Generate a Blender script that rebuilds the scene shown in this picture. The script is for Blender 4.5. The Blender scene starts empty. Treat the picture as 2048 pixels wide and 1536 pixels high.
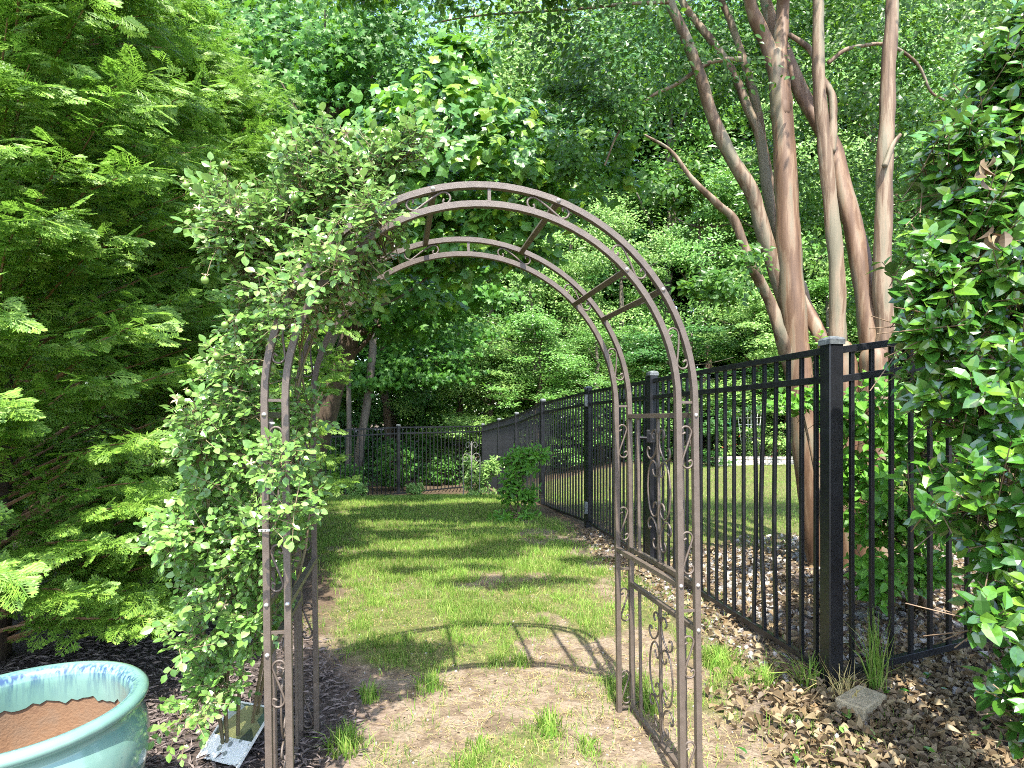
import bpy, math
import numpy as np
from mathutils import Matrix, Vector, noise as mnoise

R = math.radians
rng = np.random.default_rng(11)
sc = bpy.context.scene
COL = sc.collection
HC, FPX, PY0 = 1.17, 1131.0, 840.0          # camera height, focal length and horizon row (photo pixels)

# ------------------------------------------------------------------ camera, sky, sun, exposure
cam_d = bpy.data.cameras.new("camera"); cam = bpy.data.objects.new("camera", cam_d); COL.objects.link(cam)
cam.location = (0, 0, HC); cam.rotation_euler = (R(90), 0, 0)
cam_d.sensor_width = 36; cam_d.lens = 36 * FPX / 2048; cam_d.shift_y = (PY0 - 768) / 2048
cam_d.clip_start = 0.05; cam_d.clip_end = 900
sc.camera = cam
SUN_EL, SUN_AZ = 61.0, -2.0                 # sun behind the camera; azimuth of travel direction from +Y
world = bpy.data.worlds.new("World"); sc.world = world; world.use_nodes = True
wn = world.node_tree; bg = wn.nodes["Background"]
sky = wn.nodes.new("ShaderNodeTexSky"); sky.sky_type = 'NISHITA'; sky.sun_disc = False
sky.sun_elevation = R(SUN_EL); sky.sun_rotation = R(180 - SUN_AZ); sky.dust_density = 1.5; sky.ozone_density = 1.0
wn.links.new(sky.outputs[0], bg.inputs[0]); bg.inputs[1].default_value = 0.15
sun_d = bpy.data.lights.new("sun", 'SUN'); sun_d.energy = 2.8; sun_d.angle = R(0.53); sun_d.color = (1.0, 0.95, 0.87)
sun = bpy.data.objects.new("sun", sun_d); COL.objects.link(sun)
sdir = Vector((math.sin(R(SUN_AZ)) * math.cos(R(SUN_EL)), math.cos(R(SUN_AZ)) * math.cos(R(SUN_EL)), -math.sin(R(SUN_EL))))
sun.rotation_euler = sdir.to_track_quat('-Z', 'Y').to_euler()
sun.location = (0, -10, 20)
vs = sc.view_settings; vs.view_transform = 'Standard'; vs.look = 'None'; vs.gamma = 1; vs.use_curve_mapping = False
vs.exposure = 2.3
cy = sc.cycles; cy.max_bounces = 7; cy.diffuse_bounces = 4; cy.glossy_bounces = 2; cy.transmission_bounces = 4
cy.transparent_max_bounces = 4; cy.filter_width = 1.0; cy.use_denoising = False; cy.caustics_reflective = False; cy.caustics_refractive = False

# ------------------------------------------------------------------ helpers
def at(px, py, Y):
    return np.array([(px - 1024) / FPX * Y, Y, HC - (py - PY0) / FPX * Y])

def tag(o, label=None, cat=None, group=None, kind=None):
    if label: o['label'] = label
    if cat: o['category'] = cat
    if group: o['group'] = group
    if kind: o['kind'] = kind
    return o

def empty(name, loc=(0, 0, 0)):
    o = bpy.data.objects.new(name, None); COL.objects.link(o); o.location = loc; o.empty_display_size = .1
    return o

def link(name, mesh, parent=None, loc=None):
    o = bpy.data.objects.new(name, mesh); COL.objects.link(o)
    if parent is not None: o.parent = parent
    if loc is not None: o.location = loc
    return o

def origin_of(parent):
    p = np.zeros(3)
    while parent is not None:
        p += np.array(parent.location); parent = parent.parent
    return p

def raw_mesh(name, V, F, mat, smooth=False):
    """V (n,3); F (m,k) with equal k, or a list of such arrays"""
    me = bpy.data.meshes.new(name)
    Fs = F if isinstance(F, list) else [F]
    V = np.asarray(V, dtype=np.float32)
    me.vertices.add(len(V)); me.vertices.foreach_set('co', V.ravel())
    loops = np.concatenate([f.ravel() for f in Fs]).astype(np.int32)
    starts, tot, s = [], [], 0
    for f in Fs:
        starts.append(s + np.arange(len(f)) * f.shape[1]); tot.append(np.full(len(f), f.shape[1])); s += f.size
    me.loops.add(len(loops)); me.loops.foreach_set('vertex_index', loops)
    me.polygons.add(sum(len(f) for f in Fs))
    me.polygons.foreach_set('loop_start', np.concatenate(starts).astype(np.int32))
    me.polygons.foreach_set('loop_total', np.concatenate(tot).astype(np.int32))
    me.polygons.foreach_set('use_smooth', np.full(len(me.polygons), bool(smooth)))
    me.update(calc_edges=True)
    if mat: me.materials.append(mat)
    return me

class MB:
    def __init__(s): s.v = []; s.q = []; s.t = []; s.n = 0
    def add(s, V, Q=(), T=()):
        V = np.asarray(V, float)
        if len(Q): s.q.append(np.asarray(Q, int) + s.n)
        if len(T): s.t.append(np.asarray(T, int) + s.n)
        s.v.append(V); s.n += len(V)
    def box(s, c, size, M=None):
        c = np.array(c, float); h = np.array(size, float) / 2
        V = np.array([[x, y, z] for x in (-1, 1) for y in (-1, 1) for z in (-1, 1)], float) * h
        if M is not None: V = V @ np.asarray(M, float).T
        s.add(V + c, [(0, 1, 3, 2), (4, 6, 7, 5), (0, 4, 5, 1), (2, 3, 7, 6), (0, 2, 6, 4), (1, 5, 7, 3)])
    def bbox(s, c, size, b=.002, M=None):
        """bevelled box"""
        c = np.array(c, float); h = np.array(size, float) / 2; b = min(b, *(h * .9))
        P = []; idx = {}
        for x in (-1, 1):
            for y in (-1, 1):
                for z in (-1, 1):
                    for a in range(3):
                        p = np.array([x, y, z], float) * h
                        for k in range(3):
                            if k != a: p[k] -= np.sign(p[k]) * b
                        idx[(x, y, z, a)] = len(P); P.append(p)
        Q = []; T = []
        for a in range(3):
            u, w = (a + 1) % 3, (a + 2) % 3
            for sg in (-1, 1):
                f = []
                for su, sw in ((-1, -1), (1, -1), (1, 1), (-1, 1)):
                    k = [0, 0, 0]; k[a] = sg; k[u] = su; k[w] = sw; f.append(idx[(*k, a)])
                Q.append(f if sg > 0 else f[::-1])
            for su in (-1, 1):
                for sw in (-1, 1):
                    k0 = [0, 0, 0]; k0[u] = su; k0[w] = sw
                    A = list(k0); A[a] = -1; B = list(k0); B[a] = 1
                    Q.append([idx[(*A, u)], idx[(*B, u)], idx[(*B, w)], idx[(*A, w)]])
        for x in (-1, 1):
            for y in (-1, 1):
                for z in (-1, 1): T.append([idx[(x, y, z, 0)], idx[(x, y, z, 1)], idx[(x, y, z, 2)]])
        V = np.array(P)
        if M is not None: V = V @ np.asarray(M, float).T
        s.add(V + c, Q, T)
    def sweep(s, pts, w, d, up):
        """rectangular section: w along side, d along 'up' reference (per-point or const)"""
        pts = np.asarray(pts, float); n = len(pts)
        tan = np.gradient(pts, axis=0); tan /= np.linalg.norm(tan, axis=1)[:, None]
        up = np.broadcast_to(np.asarray(up, float), pts.shape)
        side = np.cross(tan, up); side /= np.linalg.norm(side, axis=1)[:, None]
        u2 = np.cross(side, tan)
        k = .07
        sec = [(-1, -1 + k), (-1, 1 - k), (-1 + k, 1), (1 - k, 1), (1, 1 - k), (1, -1 + k), (1 - k, -1), (-1 + k, -1)]
        m = len(sec)
        V = np.concatenate([(pts[i] + side[i] * a * w / 2 + u2[i] * b * d / 2)[None] for i in range(n) for a, b in sec])
        Q = [(i * m + j, i * m + (j + 1) % m, (i + 1) * m + (j + 1) % m, (i + 1) * m + j) for i in range(n - 1) for j in range(m)]
        T = [(0, m - 1 - j, m - 2 - j) for j in range(m - 2)] + [((n - 1) * m, (n - 1) * m + j + 1, (n - 1) * m + j + 2) for j in range(m - 2)]
        s.add(V, Q, T)
    def tube(s, pts, r, seg=6, rough=0.0, seed=0, cap=True):
        pts = np.asarray(pts, float); n = len(pts); r = np.broadcast_to(np.asarray(r, float), (n,))
        tan = np.gradient(pts, axis=0); tan /= np.maximum(np.linalg.norm(tan, axis=1)[:, None], 1e-9)
        ref = np.array([0, 0, 1.]) if abs(tan[0, 2]) < .9 else np.array([1., 0, 0])
        U = []
        u = np.cross(tan[0], ref); u /= np.linalg.norm(u)
        for i in range(n):
            u = u - tan[i] * np.dot(u, tan[i]); u /= np.linalg.norm(u); U.append(u)
        U = np.array(U); W = np.cross(tan, U)
        a = np.arange(seg) * 2 * math.pi / seg
        rr = r[:, None] * np.ones((1, seg))
        if rough:
            g = np.random.default_rng(seed)
            lobes = np.sin(a * 2 + g.uniform(0, 6))[None] * .5 + np.sin(a * 3 + g.uniform(0, 6) + np.linspace(0, 3, n)[:, None]) * .5
            rr = rr * (1 + rough * (lobes + g.normal(0, .25, (n, seg)) + np.sin(np.linspace(0, n * .9, n) + g.uniform(0, 6))[:, None] * .5))
        V = pts[:, None] + rr[..., None] * (np.cos(a)[None, :, None] * U[:, None] + np.sin(a)[None, :, None] * W[:, None])
        Q = [(i * seg + j, i * seg + (j + 1) % seg, (i + 1) * seg + (j + 1) % seg, (i + 1) * seg + j) for i in range(n - 1) for j in range(seg)]
        T = []
        if cap: T = [(0, seg - 1 - j, seg - 2 - j) for j in range(seg - 2)] + [((n - 1) * seg, (n - 1) * seg + j + 1, (n - 1) * seg + j + 2) for j in range(seg - 2)]
        s.add(V.reshape(-1, 3), Q, T)
    def lathe(s, prof, c=(0, 0, 0), seg=16, axis=None):
        prof = np.asarray(prof, float); n = len(prof); a = np.arange(seg) * 2 * math.pi / seg
        V = np.stack([prof[:, 0, None] * np.cos(a), prof[:, 0, None] * np.sin(a), prof[:, 1, None] * np.ones(seg)], -1).reshape(-1, 3)
        if axis is not None:
            M = np.array(Vector(axis).to_track_quat('Z', 'Y').to_matrix()); V = V @ M.T
        Q = [(i * seg + j, i * seg + (j + 1) % seg, (i + 1) * seg + (j + 1) % seg, (i + 1) * seg + j) for i in range(n - 1) for j in range(seg)]
        s.add(V + np.array(c, float), Q)
    def build(s, name, mat, parent=None, smooth=False, label=None):
        V = np.concatenate(s.v) - origin_of(parent)
        F = []
        if s.q: F.append(np.concatenate(s.q))
        if s.t: F.append(np.concatenate(s.t))
        o = link(name, raw_mesh(name, V, F, mat, smooth), parent)
        if label: o['label'] = label
        return o

def cr(P, n=8, closed=False):
    """Catmull-Rom through points (any dimension)"""
    P = np.asarray(P, float); Q = np.vstack([2 * P[0] - P[1], P, 2 * P[-1] - P[-2]]); out = []
    for i in range(1, len(Q) - 2):
        t = np.linspace(0, 1, n, endpoint=False)[:, None]
        a, b, c, d = Q[i - 1], Q[i], Q[i + 1], Q[i + 2]
        out.append(.5 * ((2 * b) + (-a + c) * t + (2 * a - 5 * b + 4 * c - d) * t ** 2 + (-a + 3 * b - 3 * c + d) * t ** 3))
    out.append(P[-1][None]); return np.concatenate(out)

def smooth01(x, a, b):
    t = np.clip((np.asarray(x, float) - a) / (b - a), 0, 1); return t * t * (3 - 2 * t)

# ------------------------------------------------------------------ numpy value noise
_tab = np.random.default_rng(5).random((256, 256))
def vn(x, y, f=1.0, o=0):
    x = np.asarray(x, float) * f + o * 17.3; y = np.asarray(y, float) * f + o * 5.7
    xi = np.floor(x).astype(int); yi = np.floor(y).astype(int); fx = x - xi; fy = y - yi
    fx = fx * fx * (3 - 2 * fx); fy = fy * fy * (3 - 2 * fy)
    g = lambda a, b: _tab[a % 256, b % 256]
    return (g(xi, yi) * (1 - fx) + g(xi + 1, yi) * fx) * (1 - fy) + (g(xi, yi + 1) * (1 - fx) + g(xi + 1, yi + 1) * fx) * fy
def fbm(x, y, f=1.0, o=0): return (vn(x, y, f, o) * .5 + vn(x, y, f * 2.1, o + 1) * .3 + vn(x, y, f * 4.3, o + 2) * .2)

# ------------------------------------------------------------------ materials
def N(nt, typ, **kw):
    n = nt.nodes.new(typ)
    for k, v in kw.items(): setattr(n, k, v)
    return n
def mat_base(name):
    m = bpy.data.materials.new(name); m.use_nodes = True; nt = m.node_tree; nt.nodes.clear()
    return m, nt, N(nt, "ShaderNodeOutputMaterial")
def ramp(nt, stops):
    r = N(nt, "ShaderNodeValToRGB"); e = r.color_ramp.elements
    while len(e) < len(stops): e.new(.5)
    for i, (p, c) in enumerate(stops): e[i].position = p; e[i].color = (*c, 1)
    return r

def leaf_mat(name, cols, rough=.5, trans=.35, tcol=(.16, .30, .03), spec=.4, back=None, noise_f=None):
    """two-sided leaf: diffuse/gloss + light through the blade; colour varies leaf by leaf"""
    m, nt, out = mat_base(name)
    geo = N(nt, "ShaderNodeNewGeometry"); oi = N(nt, "ShaderNodeObjectInfo")
    add = N(nt, "ShaderNodeMath", operation='ADD'); fr = N(nt, "ShaderNodeMath", operation='FRACT')
    nt.links.new(geo.outputs['Random Per Island'], add.inputs[0]); nt.links.new(oi.outputs['Random'], add.inputs[1])
    nt.links.new(add.outputs[0], fr.inputs[0])
    cols = [tuple(min(.9, v * f) for v, f in zip(c, (1.4, 1.42, 1.1))) for c in cols]
    k = len(cols)
    r = ramp(nt, [(i / max(1, k - 1), c) for i, c in enumerate(cols)]); nt.links.new(fr.outputs[0], r.inputs[0])
    col = r.outputs[0]
    if noise_f:
        tc = N(nt, "ShaderNodeTexCoord"); nz = N(nt, "ShaderNodeTexNoise"); nz.inputs['Scale'].default_value = noise_f; nz.inputs['Detail'].default_value = 3
        nt.links.new(tc.outputs['Object'], nz.inputs['Vector'])
        mr = N(nt, "ShaderNodeMapRange"); mr.inputs[1].default_value = .3; mr.inputs[2].default_value = .7; mr.inputs[3].default_value = .7; mr.inputs[4].default_value = 1.3
        nt.links.new(nz.outputs[0], mr.inputs[0])
        hs = N(nt, "ShaderNodeHueSaturation"); nt.links.new(col, hs.inputs['Color']); nt.links.new(mr.outputs[0], hs.inputs['Value']); col = hs.outputs[0]
    p = N(nt, "ShaderNodeBsdfPrincipled"); p.inputs['Roughness'].default_value = rough; p.inputs['Specular IOR Level'].default_value = spec
    if back:
        mx = N(nt, "ShaderNodeMix", data_type='RGBA'); mx.inputs[7].default_value = (*back, 1)
        nt.links.new(geo.outputs['Backfacing'], mx.inputs[0]); nt.links.new(col, mx.inputs[6]); col = mx.outputs[2]
    nt.links.new(col, p.inputs['Base Color'])
    t = N(nt, "ShaderNodeBsdfTranslucent"); mt = N(nt, "ShaderNodeMix", data_type='RGBA'); mt.inputs[0].default_value = .65
    nt.links.new(col, mt.inputs[6]); mt.inputs[7].default_value = (*tcol, 1); nt.links.new(mt.outputs[2], t.inputs[0])
    ms = N(nt, "ShaderNodeMixShader"); ms.inputs[0].default_value = trans
    nt.links.new(p.outputs[0], ms.inputs[1]); nt.links.new(t.outputs[0], ms.inputs[2]); nt.links.new(ms.outputs[0], out.inputs[0])
    return m

def solid(name, cols, scale=8, rough=.6, metal=0, spec=.5, bump=0, bscale=60, stretch=(1, 1, 1), detail=5, rnd=0, rampos=None, coat=0):
    """noise-driven colour with fine bump; cols = list of stops"""
    m, nt, out = mat_base(name)
    tc = N(nt, "ShaderNodeTexCoord"); mp = N(nt, "ShaderNodeMapping"); mp.inputs['Scale'].default_value = stretch
    nt.links.new(tc.outputs['Object'], mp.inputs['Vector'])
    nz = N(nt, "ShaderNodeTexNoise"); nz.inputs['Scale'].default_value = scale; nz.inputs['Detail'].default_value = detail; nz.inputs['Roughness'].default_value = .6
    nt.links.new(mp.outputs[0], nz.inputs['Vector'])
    k = len(cols); pos = rampos or [.3 + .4 * i / max(1, k - 1) for i in range(k)]
    r = ramp(nt, list(zip(pos, cols))); nt.links.new(nz.outputs[0], r.inputs[0]); col = r.outputs[0]
    if rnd:
        geo = N(nt, "ShaderNodeNewGeometry"); oi = N(nt, "ShaderNodeObjectInfo")
        add = N(nt, "ShaderNodeMath", operation='ADD'); fr = N(nt, "ShaderNodeMath", operation='FRACT')
        nt.links.new(geo.outputs['Random Per Island'], add.inputs[0]); nt.links.new(oi.outputs['Random'], add.inputs[1]); nt.links.new(add.outputs[0], fr.inputs[0])
        mr = N(nt, "ShaderNodeMapRange"); mr.inputs[3].default_value = 1 - rnd; mr.inputs[4].default_value = 1 + rnd
        nt.links.new(fr.outputs[0], mr.inputs[0])
        hs = N(nt, "ShaderNodeHueSaturation"); nt.links.new(col, hs.inputs['Color']); nt.links.new(mr.outputs[0], hs.inputs['Value']); col = hs.outputs[0]
    p = N(nt, "ShaderNodeBsdfPrincipled"); p.inputs['Roughness'].default_value = rough; p.inputs['Metallic'].default_value = metal
    p.inputs['Specular IOR Level'].default_value = spec; p.inputs['Coat Weight'].default_value = coat
    nt.links.new(col, p.inputs['Base Color'])
    if bump:
        n2 = N(nt, "ShaderNodeTexNoise"); n2.inputs['Scale'].default_value = bscale; n2.inputs['Detail'].default_value = 4
        nt.links.new(mp.outputs[0], n2.inputs['Vector'])
        b = N(nt, "ShaderNodeBump"); b.inputs['Strength'].default_value = bump; b.inputs['Distance'].default_value = .01
        nt.links.new(n2.outputs[0], b.inputs['Height']); nt.links.new(b.outputs[0], p.inputs['Normal'])
    nt.links.new(p.outputs[0], out.inputs[0])
    return m

M = {}
M['cypress'] = leaf_mat('cypress_green', [(.075, .155, .03), (.11, .20, .035), (.15, .26, .045), (.21, .32, .06)], .45, .42, (.21, .42, .05), .4, noise_f=2)
M['rose'] = leaf_mat('rose_leaf', [(.07, .15, .04), (.10, .20, .05), (.14, .24, .065), (.15, .25, .09)], .30, .33, (.20, .36, .06), .6, back=(.17, .26, .10), noise_f=5)
M['gloss'] = leaf_mat('glossy_leaf', [(.022, .075, .014), (.035, .105, .018), (.055, .14, .02), (.12, .22, .03)], .17, .22, (.14, .28, .03), .9, back=(.10, .19, .05), noise_f=5)
M['shrub'] = leaf_mat('shrub_leaf', [(.05, .14, .02), (.08, .21, .03), (.11, .26, .03)], .45, .38, (.2, .42, .04), .4)
M['tulip'] = leaf_mat('lobed_leaf', [(.06, .16, .05), (.08, .19, .06), (.10, .22, .045), (.20, .32, .03)], .36, .40, (.17, .38, .03), .55, noise_f=3)
M['myrtle'] = leaf_mat('myrtle_leaf', [(.022, .065, .012), (.035, .095, .015), (.06, .13, .02)], .40, .40, (.17, .34, .02), .4, noise_f=1.5)
M['maple'] = leaf_mat('maple_leaf', [(.03, .10, .018), (.045, .13, .02), (.07, .17, .025)], .48, .40, (.14, .32, .02), .35, noise_f=1.2)
M['wood_a'] = leaf_mat('woodland_leaf', [(.05, .13, .03), (.075, .175, .04), (.10, .21, .045), (.14, .26, .07)], .36, .35, (.16, .32, .04), .45, noise_f=0.5)
M['wood_b'] = leaf_mat('woodland_leaf_pale', [(.08, .17, .045), (.12, .22, .06), (.16, .27, .08), (.22, .32, .11)], .4, .35, (.2, .34, .06), .4, noise_f=0.6)
M['wood_c'] = leaf_mat('woodland_leaf_deep', [(.025, .08, .02), (.035, .105, .025), (.055, .135, .03)], .4, .33, (.12, .27, .03), .45, noise_f=0.5)
M['grass'] = leaf_mat('grass_blade', [(.08, .17, .03), (.12, .22, .04), (.18, .27, .06), (.28, .29, .12)], .5, .35, (.22, .36, .05), .3, noise_f=1.6)
M['drygrass'] = leaf_mat('dry_blade', [(.34, .26, .13), (.42, .34, .19), (.25, .19, .09)], .6, .2, (.3, .25, .1), .2)
M['litter'] = leaf_mat('dead_leaf', [(.075, .052, .038), (.13, .095, .07), (.22, .17, .125), (.05, .036, .028), (.15, .10, .065), (.20, .16, .12)], .55, .1, (.25, .13, .05), .3)
M['mulchm'] = solid('mulch_wood', [(.09, .07, .06), (.18, .145, .13)], 30, .8, rnd=.5)
M['stone'] = solid('white_stone', [(.20, .19, .17), (.34, .32, .29)], 40, .7, bump=.3, bscale=120, rnd=.3)
M['arch'] = solid('brown_paint', [(.078, .060, .046), (.115, .090, .070)], 30, .42, spec=.5, bump=.25, bscale=700, detail=8)
M['black'] = solid('black_paint', [(.007, .0075, .009), (.016, .017, .020)], 14, .36, spec=.45, bump=.08, bscale=300, detail=8)
M['cap'] = solid('dusty_cap', [(.03, .035, .04), (.18, .2, .2)], 40, .5, bump=.1, detail=8)
M['hard'] = solid('zinc', [(.4, .38, .35), (.6, .58, .54)], 60, .3, .7)
M['bark_m'] = solid('myrtle_bark', [(.085, .045, .024), (.145, .082, .045), (.21, .135, .08), (.17, .14, .09)], 11, .62, bump=.3, bscale=30, stretch=(1, 1, .10), detail=6, rampos=[.36, .49, .53, .60])
M['bark_m2'] = solid('myrtle_bark_grey', [(.075, .045, .025), (.145, .09, .052), (.23, .17, .11), (.16, .14, .09)], 12, .7, bump=.5, bscale=40, stretch=(1, 1, .09), detail=6, rampos=[.36, .47, .51, .60])
M['bark'] = solid('bark_brown', [(.045, .03, .02), (.12, .085, .055)], 14, .9, bump=.9, bscale=30, stretch=(1, 1, .3))
M['bark_g'] = solid('bark_grey', [(.08, .065, .05), (.16, .135, .10)], 10, .85, bump=.5, bscale=40, stretch=(1, 1, .3))
M['cane'] = solid('green_cane', [(.14, .14, .06), (.25, .16, .10)], 12, .6)
M['twig'] = solid('brown_twig', [(.13, .085, .05), (.22, .15, .09)], 20, .75)
M['cytwig'] = solid('cypress_twig', [(.20, .10, .05), (.30, .18, .09)], 20, .75)
M['hip'] = solid('rose_hip_green', [(.14, .27, .05), (.22, .33, .08)], 40, .35)
M['sepal'] = solid('dry_sepal', [(.38, .27, .16), (.5, .42, .27)], 40, .7)
M['block'] = solid('concrete_block', [(.22, .18, .11), (.38, .32, .21)], 25, .9, bump=.6, bscale=90)
M['timber'] = solid('grey_timber', [(.4, .36, .31), (.6, .56, .5)], 20, .85, stretch=(.2, 1, 1), bump=.3, rnd=.15)
M['white'] = solid('white_lath', [(.55, .55, .53), (.7, .7, .68)], 30, .6)
M['iron'] = solid('weathered_iron', [(.16, .155, .14), (.26, .25, .22)], 40, .6)
M['green_wire'] = solid('green_wire', [(.05, .30, .15), (.09, .4, .22)], 20, .5)
M['red'] = solid('red_petal', [(.5, .05, .03), (.65, .13, .07)], 30, .5)
M['yellow'] = solid('yellow_plastic', [(.60, .52, .03), (.7, .62, .06)], 30, .4)
M['whitep'] = solid('white_plastic', [(.62, .62, .58), (.7, .7, .66)], 30, .4)
M['dark_p'] = solid('dark_plastic', [(.03, .03, .03), (.06, .06, .06)], 30, .4)

# ------------------------------------------------------------------ terrain
POSTS = [(1.39, 2.46), (1.096, 4.41), (.83, 6.18), (.43, 7.9), (.08, 9.8), (-.27, 11.7), (-.70, 13.6)]
_px = np.array([p[0] for p in POSTS]); _py = np.array([p[1] for p in POSTS])
def fence_x(y):
    y = np.asarray(y, float); x = np.interp(y, _py, _px)
    x = np.where(y < _py[0], _px[0] + (y - _py[0]) * -.15, x); return np.where(y > _py[-1], _px[-1] - (y - _py[-1]) * .2, x)
def gz(x, y):
    x = np.asarray(x, float); y = np.asarray(y, float)
    r = np.clip(x - fence_x(y), -50, 50)
    drop = -.50 * smooth01(y, 7.2, 13.6) * (1 - smooth01(r, .3, 4.5))
    rise = .13 * smooth01(r, .15, 1.6) * (1 - smooth01(y, 3.5, 9)) + .10 * smooth01(r, 0, 4) * smooth01(y, 8, 14)
    back = .035 * np.clip(y - 16, 0, 30)
    b = (vn(x, y, .9, 3) - .5) * .05 + (vn(x, y, 2.6, 4) - .5) * .02
    return drop + rise + back + b * smooth01(np.abs(y), .5, 3)
def gz1(x, y): return float(gz(np.array([x]), np.array([y]))[0])

def zones(x, y):
    """returns weights grass, mulch, gravel, litter in 0..1"""
    fx = fence_x(y); r = x - fx
    left = -.62 - .62 * smooth01(y, 2.2, 3.4) - 1.0 * smooth01(y, 3.4, 6) - 2.2 * smooth01(y, 6, 10)
    nz = fbm(x, y, 1.7, 7)
    lawn = smooth01(x - left + (nz - .5) * .35, -.05, .25) * (1 - smooth01(r + (nz - .5) * .3, -.38, -.10))
    farline = 13.0 + .87 * (x + .7)
    lawn = lawn * (1 - smooth01(y - farline + (nz - .5) * .6, -.9, -.2))
    lawn_r = smooth01(r, .0, .4) * smooth01(y + (nz - .5) * 1.2 - .25 * (x - 2), 4.5, 5.3) * (1 - smooth01(y, 13.8, 14.2)) * (1 - smooth01(x, 12, 13))
    mulch = (1 - smooth01(x - left, -.1, .12)) * (1 - smooth01(y, 7, 9))
    gravel = np.clip(smooth01(r, .02, .35) * (1 - smooth01(y + (nz - .5) * 1.2 - .25 * (x - 2), 4.6, 5.2)) * smooth01(y, 1.9, 2.6), 0, 1)
    strip = smooth01(r, -.42, -.2) * (1 - smooth01(r, .1, .25)) * (1 - smooth01(y, 5.2, 7)) * smooth01(y, 1.8, 2.3)
    litter = np.clip(smooth01(x + (nz - .5) * .5, .75, 1.15) * (1 - smooth01(y, 2.3, 2.7)), 0, 1)
    dirt = smooth01(fbm(x, y, 2.3, 12) + .20 * (1 - smooth01(y, 2.0, 3.1)) - .20 * smooth01(y, 2.8, 4.0) + .16 * smooth01(r, -.9, -.3) * (1 - smooth01(y, 5, 6.5)), .50, .62)
    return lawn, lawn_r, mulch, gravel, strip, litter, dirt

def make_ground():
    ys = np.concatenate([np.arange(-30, -2, 2.), np.arange(-2, .6, .2), np.arange(.6, 6, .045), np.arange(6, 16, .12), np.arange(16, 40, 1.), np.arange(40, 241, 20.)])
    xs = np.concatenate([np.arange(-200, -20, 20.), np.arange(-20, -6, 1.), np.arange(-6, -2.4, .12), np.arange(-2.4, 3.2, .045), np.arange(3.2, 8, .12), np.arange(8, 20, 1.), np.arange(20, 201, 20.)])
    X, Y = np.meshgrid(xs, ys); Z = gz(X, Y)
    near = (np.abs(X) < 4) & (Y < 7)
    Z = Z + np.where(near, (vn(X, Y, 14, 8) - .5) * .012 + (vn(X, Y, 33, 9) - .5) * .006, 0)
    ny, nx = X.shape; I = np.arange(ny * nx).reshape(ny, nx)
    F = np.stack([I[:-1, :-1], I[:-1, 1:], I[1:, 1:], I[1:, :-1]], -1).reshape(-1, 4)
    V = np.stack([X, Y, Z], -1).reshape(-1, 3)
    m, nt, out = mat_base('ground_soil')
    me = raw_mesh('ground', V, F, m, smooth=True)
    lawn, lawn_r, mulch, gravel, strip, litter, dirt = zones(V[:, 0], V[:, 1])
    g = np.clip(np.maximum(lawn, lawn_r) * (1 - .85 * dirt * (lawn > lawn_r)), 0, 1)
    inside = np.clip(np.maximum.reduce([lawn, lawn_r, mulch, gravel, strip, litter]) + (V[:, 1] < 3), 0, 1)
    a = me.attributes.new('zone', 'FLOAT_COLOR', 'POINT')
    a.data.foreach_set('color', np.stack([g, np.maximum(mulch, litter * .6), np.maximum(gravel, strip) * .9, 1 - inside], -1).astype(np.float32).ravel())
    at_ = N(nt, "ShaderNodeAttribute", attribute_name='zone'); sep = N(nt, "ShaderNodeSeparateColor"); nt.links.new(at_.outputs['Color'], sep.inputs[0])
    tc = N(nt, "ShaderNodeTexCoord")
    def noisecol(scale, stops, detail=6):
        nz = N(nt, "ShaderNodeTexNoise"); nz.inputs['Scale'].default_value = scale; nz.inputs['Detail'].default_value = detail; nz.inputs['Roughness'].default_value = .7
        nt.links.new(tc.outputs['Object'], nz.inputs['Vector']); r = ramp(nt, stops); nt.links.new(nz.outputs[0], r.inputs[0]); return r.outputs[0]
    dirtc = noisecol(9, [(.3, (.08, .055, .04)), (.45, (.155, .11, .08)), (.58, (.24, .185, .14)), (.7, (.12, .085, .06))])
    grassc = noisecol(24, [(.3, (.06, .07, .025)), (.5, (.11, .115, .04)), (.7, (.17, .15, .075))])
    mulchc = noisecol(60, [(.3, (.035, .028, .024)), (.6, (.09, .07, .06)), (.75, (.15, .12, .10))])
    gravc = noisecol(40, [(.3, (.045, .032, .024)), (.5, (.11, .08, .06)), (.68, (.25, .22, .19))])
    forc = noisecol(10, [(.3, (.05, .035, .022)), (.55, (.10, .07, .045)), (.7, (.07, .09, .03))])
    def mix(f, a_, b_):
        x = N(nt, "ShaderNodeMix", data_type='RGBA'); nt.links.new(f, x.inputs[0]); nt.links.new(a_, x.inputs[6]); nt.links.new(b_, x.inputs[7]); return x.outputs[2]
    c = mix(sep.outputs[0], dirtc, grassc); c = mix(sep.outputs[2], c, gravc); c = mix(sep.outputs[1], c, mulchc); c = mix(at_.outputs['Alpha'], c, forc)
    p = N(nt, "ShaderNodeBsdfPrincipled"); p.inputs['Roughness'].default_value = .95; p.inputs['Specular IOR Level'].default_value = .15
    nt.links.new(c, p.inputs['Base Color'])
    n2 = N(nt, "ShaderNodeTexNoise"); n2.inputs['Scale'].default_value = 55; n2.inputs['Detail'].default_value = 6; nt.links.new(tc.outputs['Object'], n2.inputs['Vector'])
    b = N(nt, "ShaderNodeBump"); b.inputs['Strength'].default_value = .9; b.inputs['Distance'].default_value = .02
    nt.links.new(n2.outputs[0], b.inputs['Height']); nt.links.new(b.outputs[0], p.inputs['Normal']); nt.links.new(p.outputs[0], out.inputs[0])
    o = link('ground', me); tag(o, kind='structure')
    return o
ground = make_ground()

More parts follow.
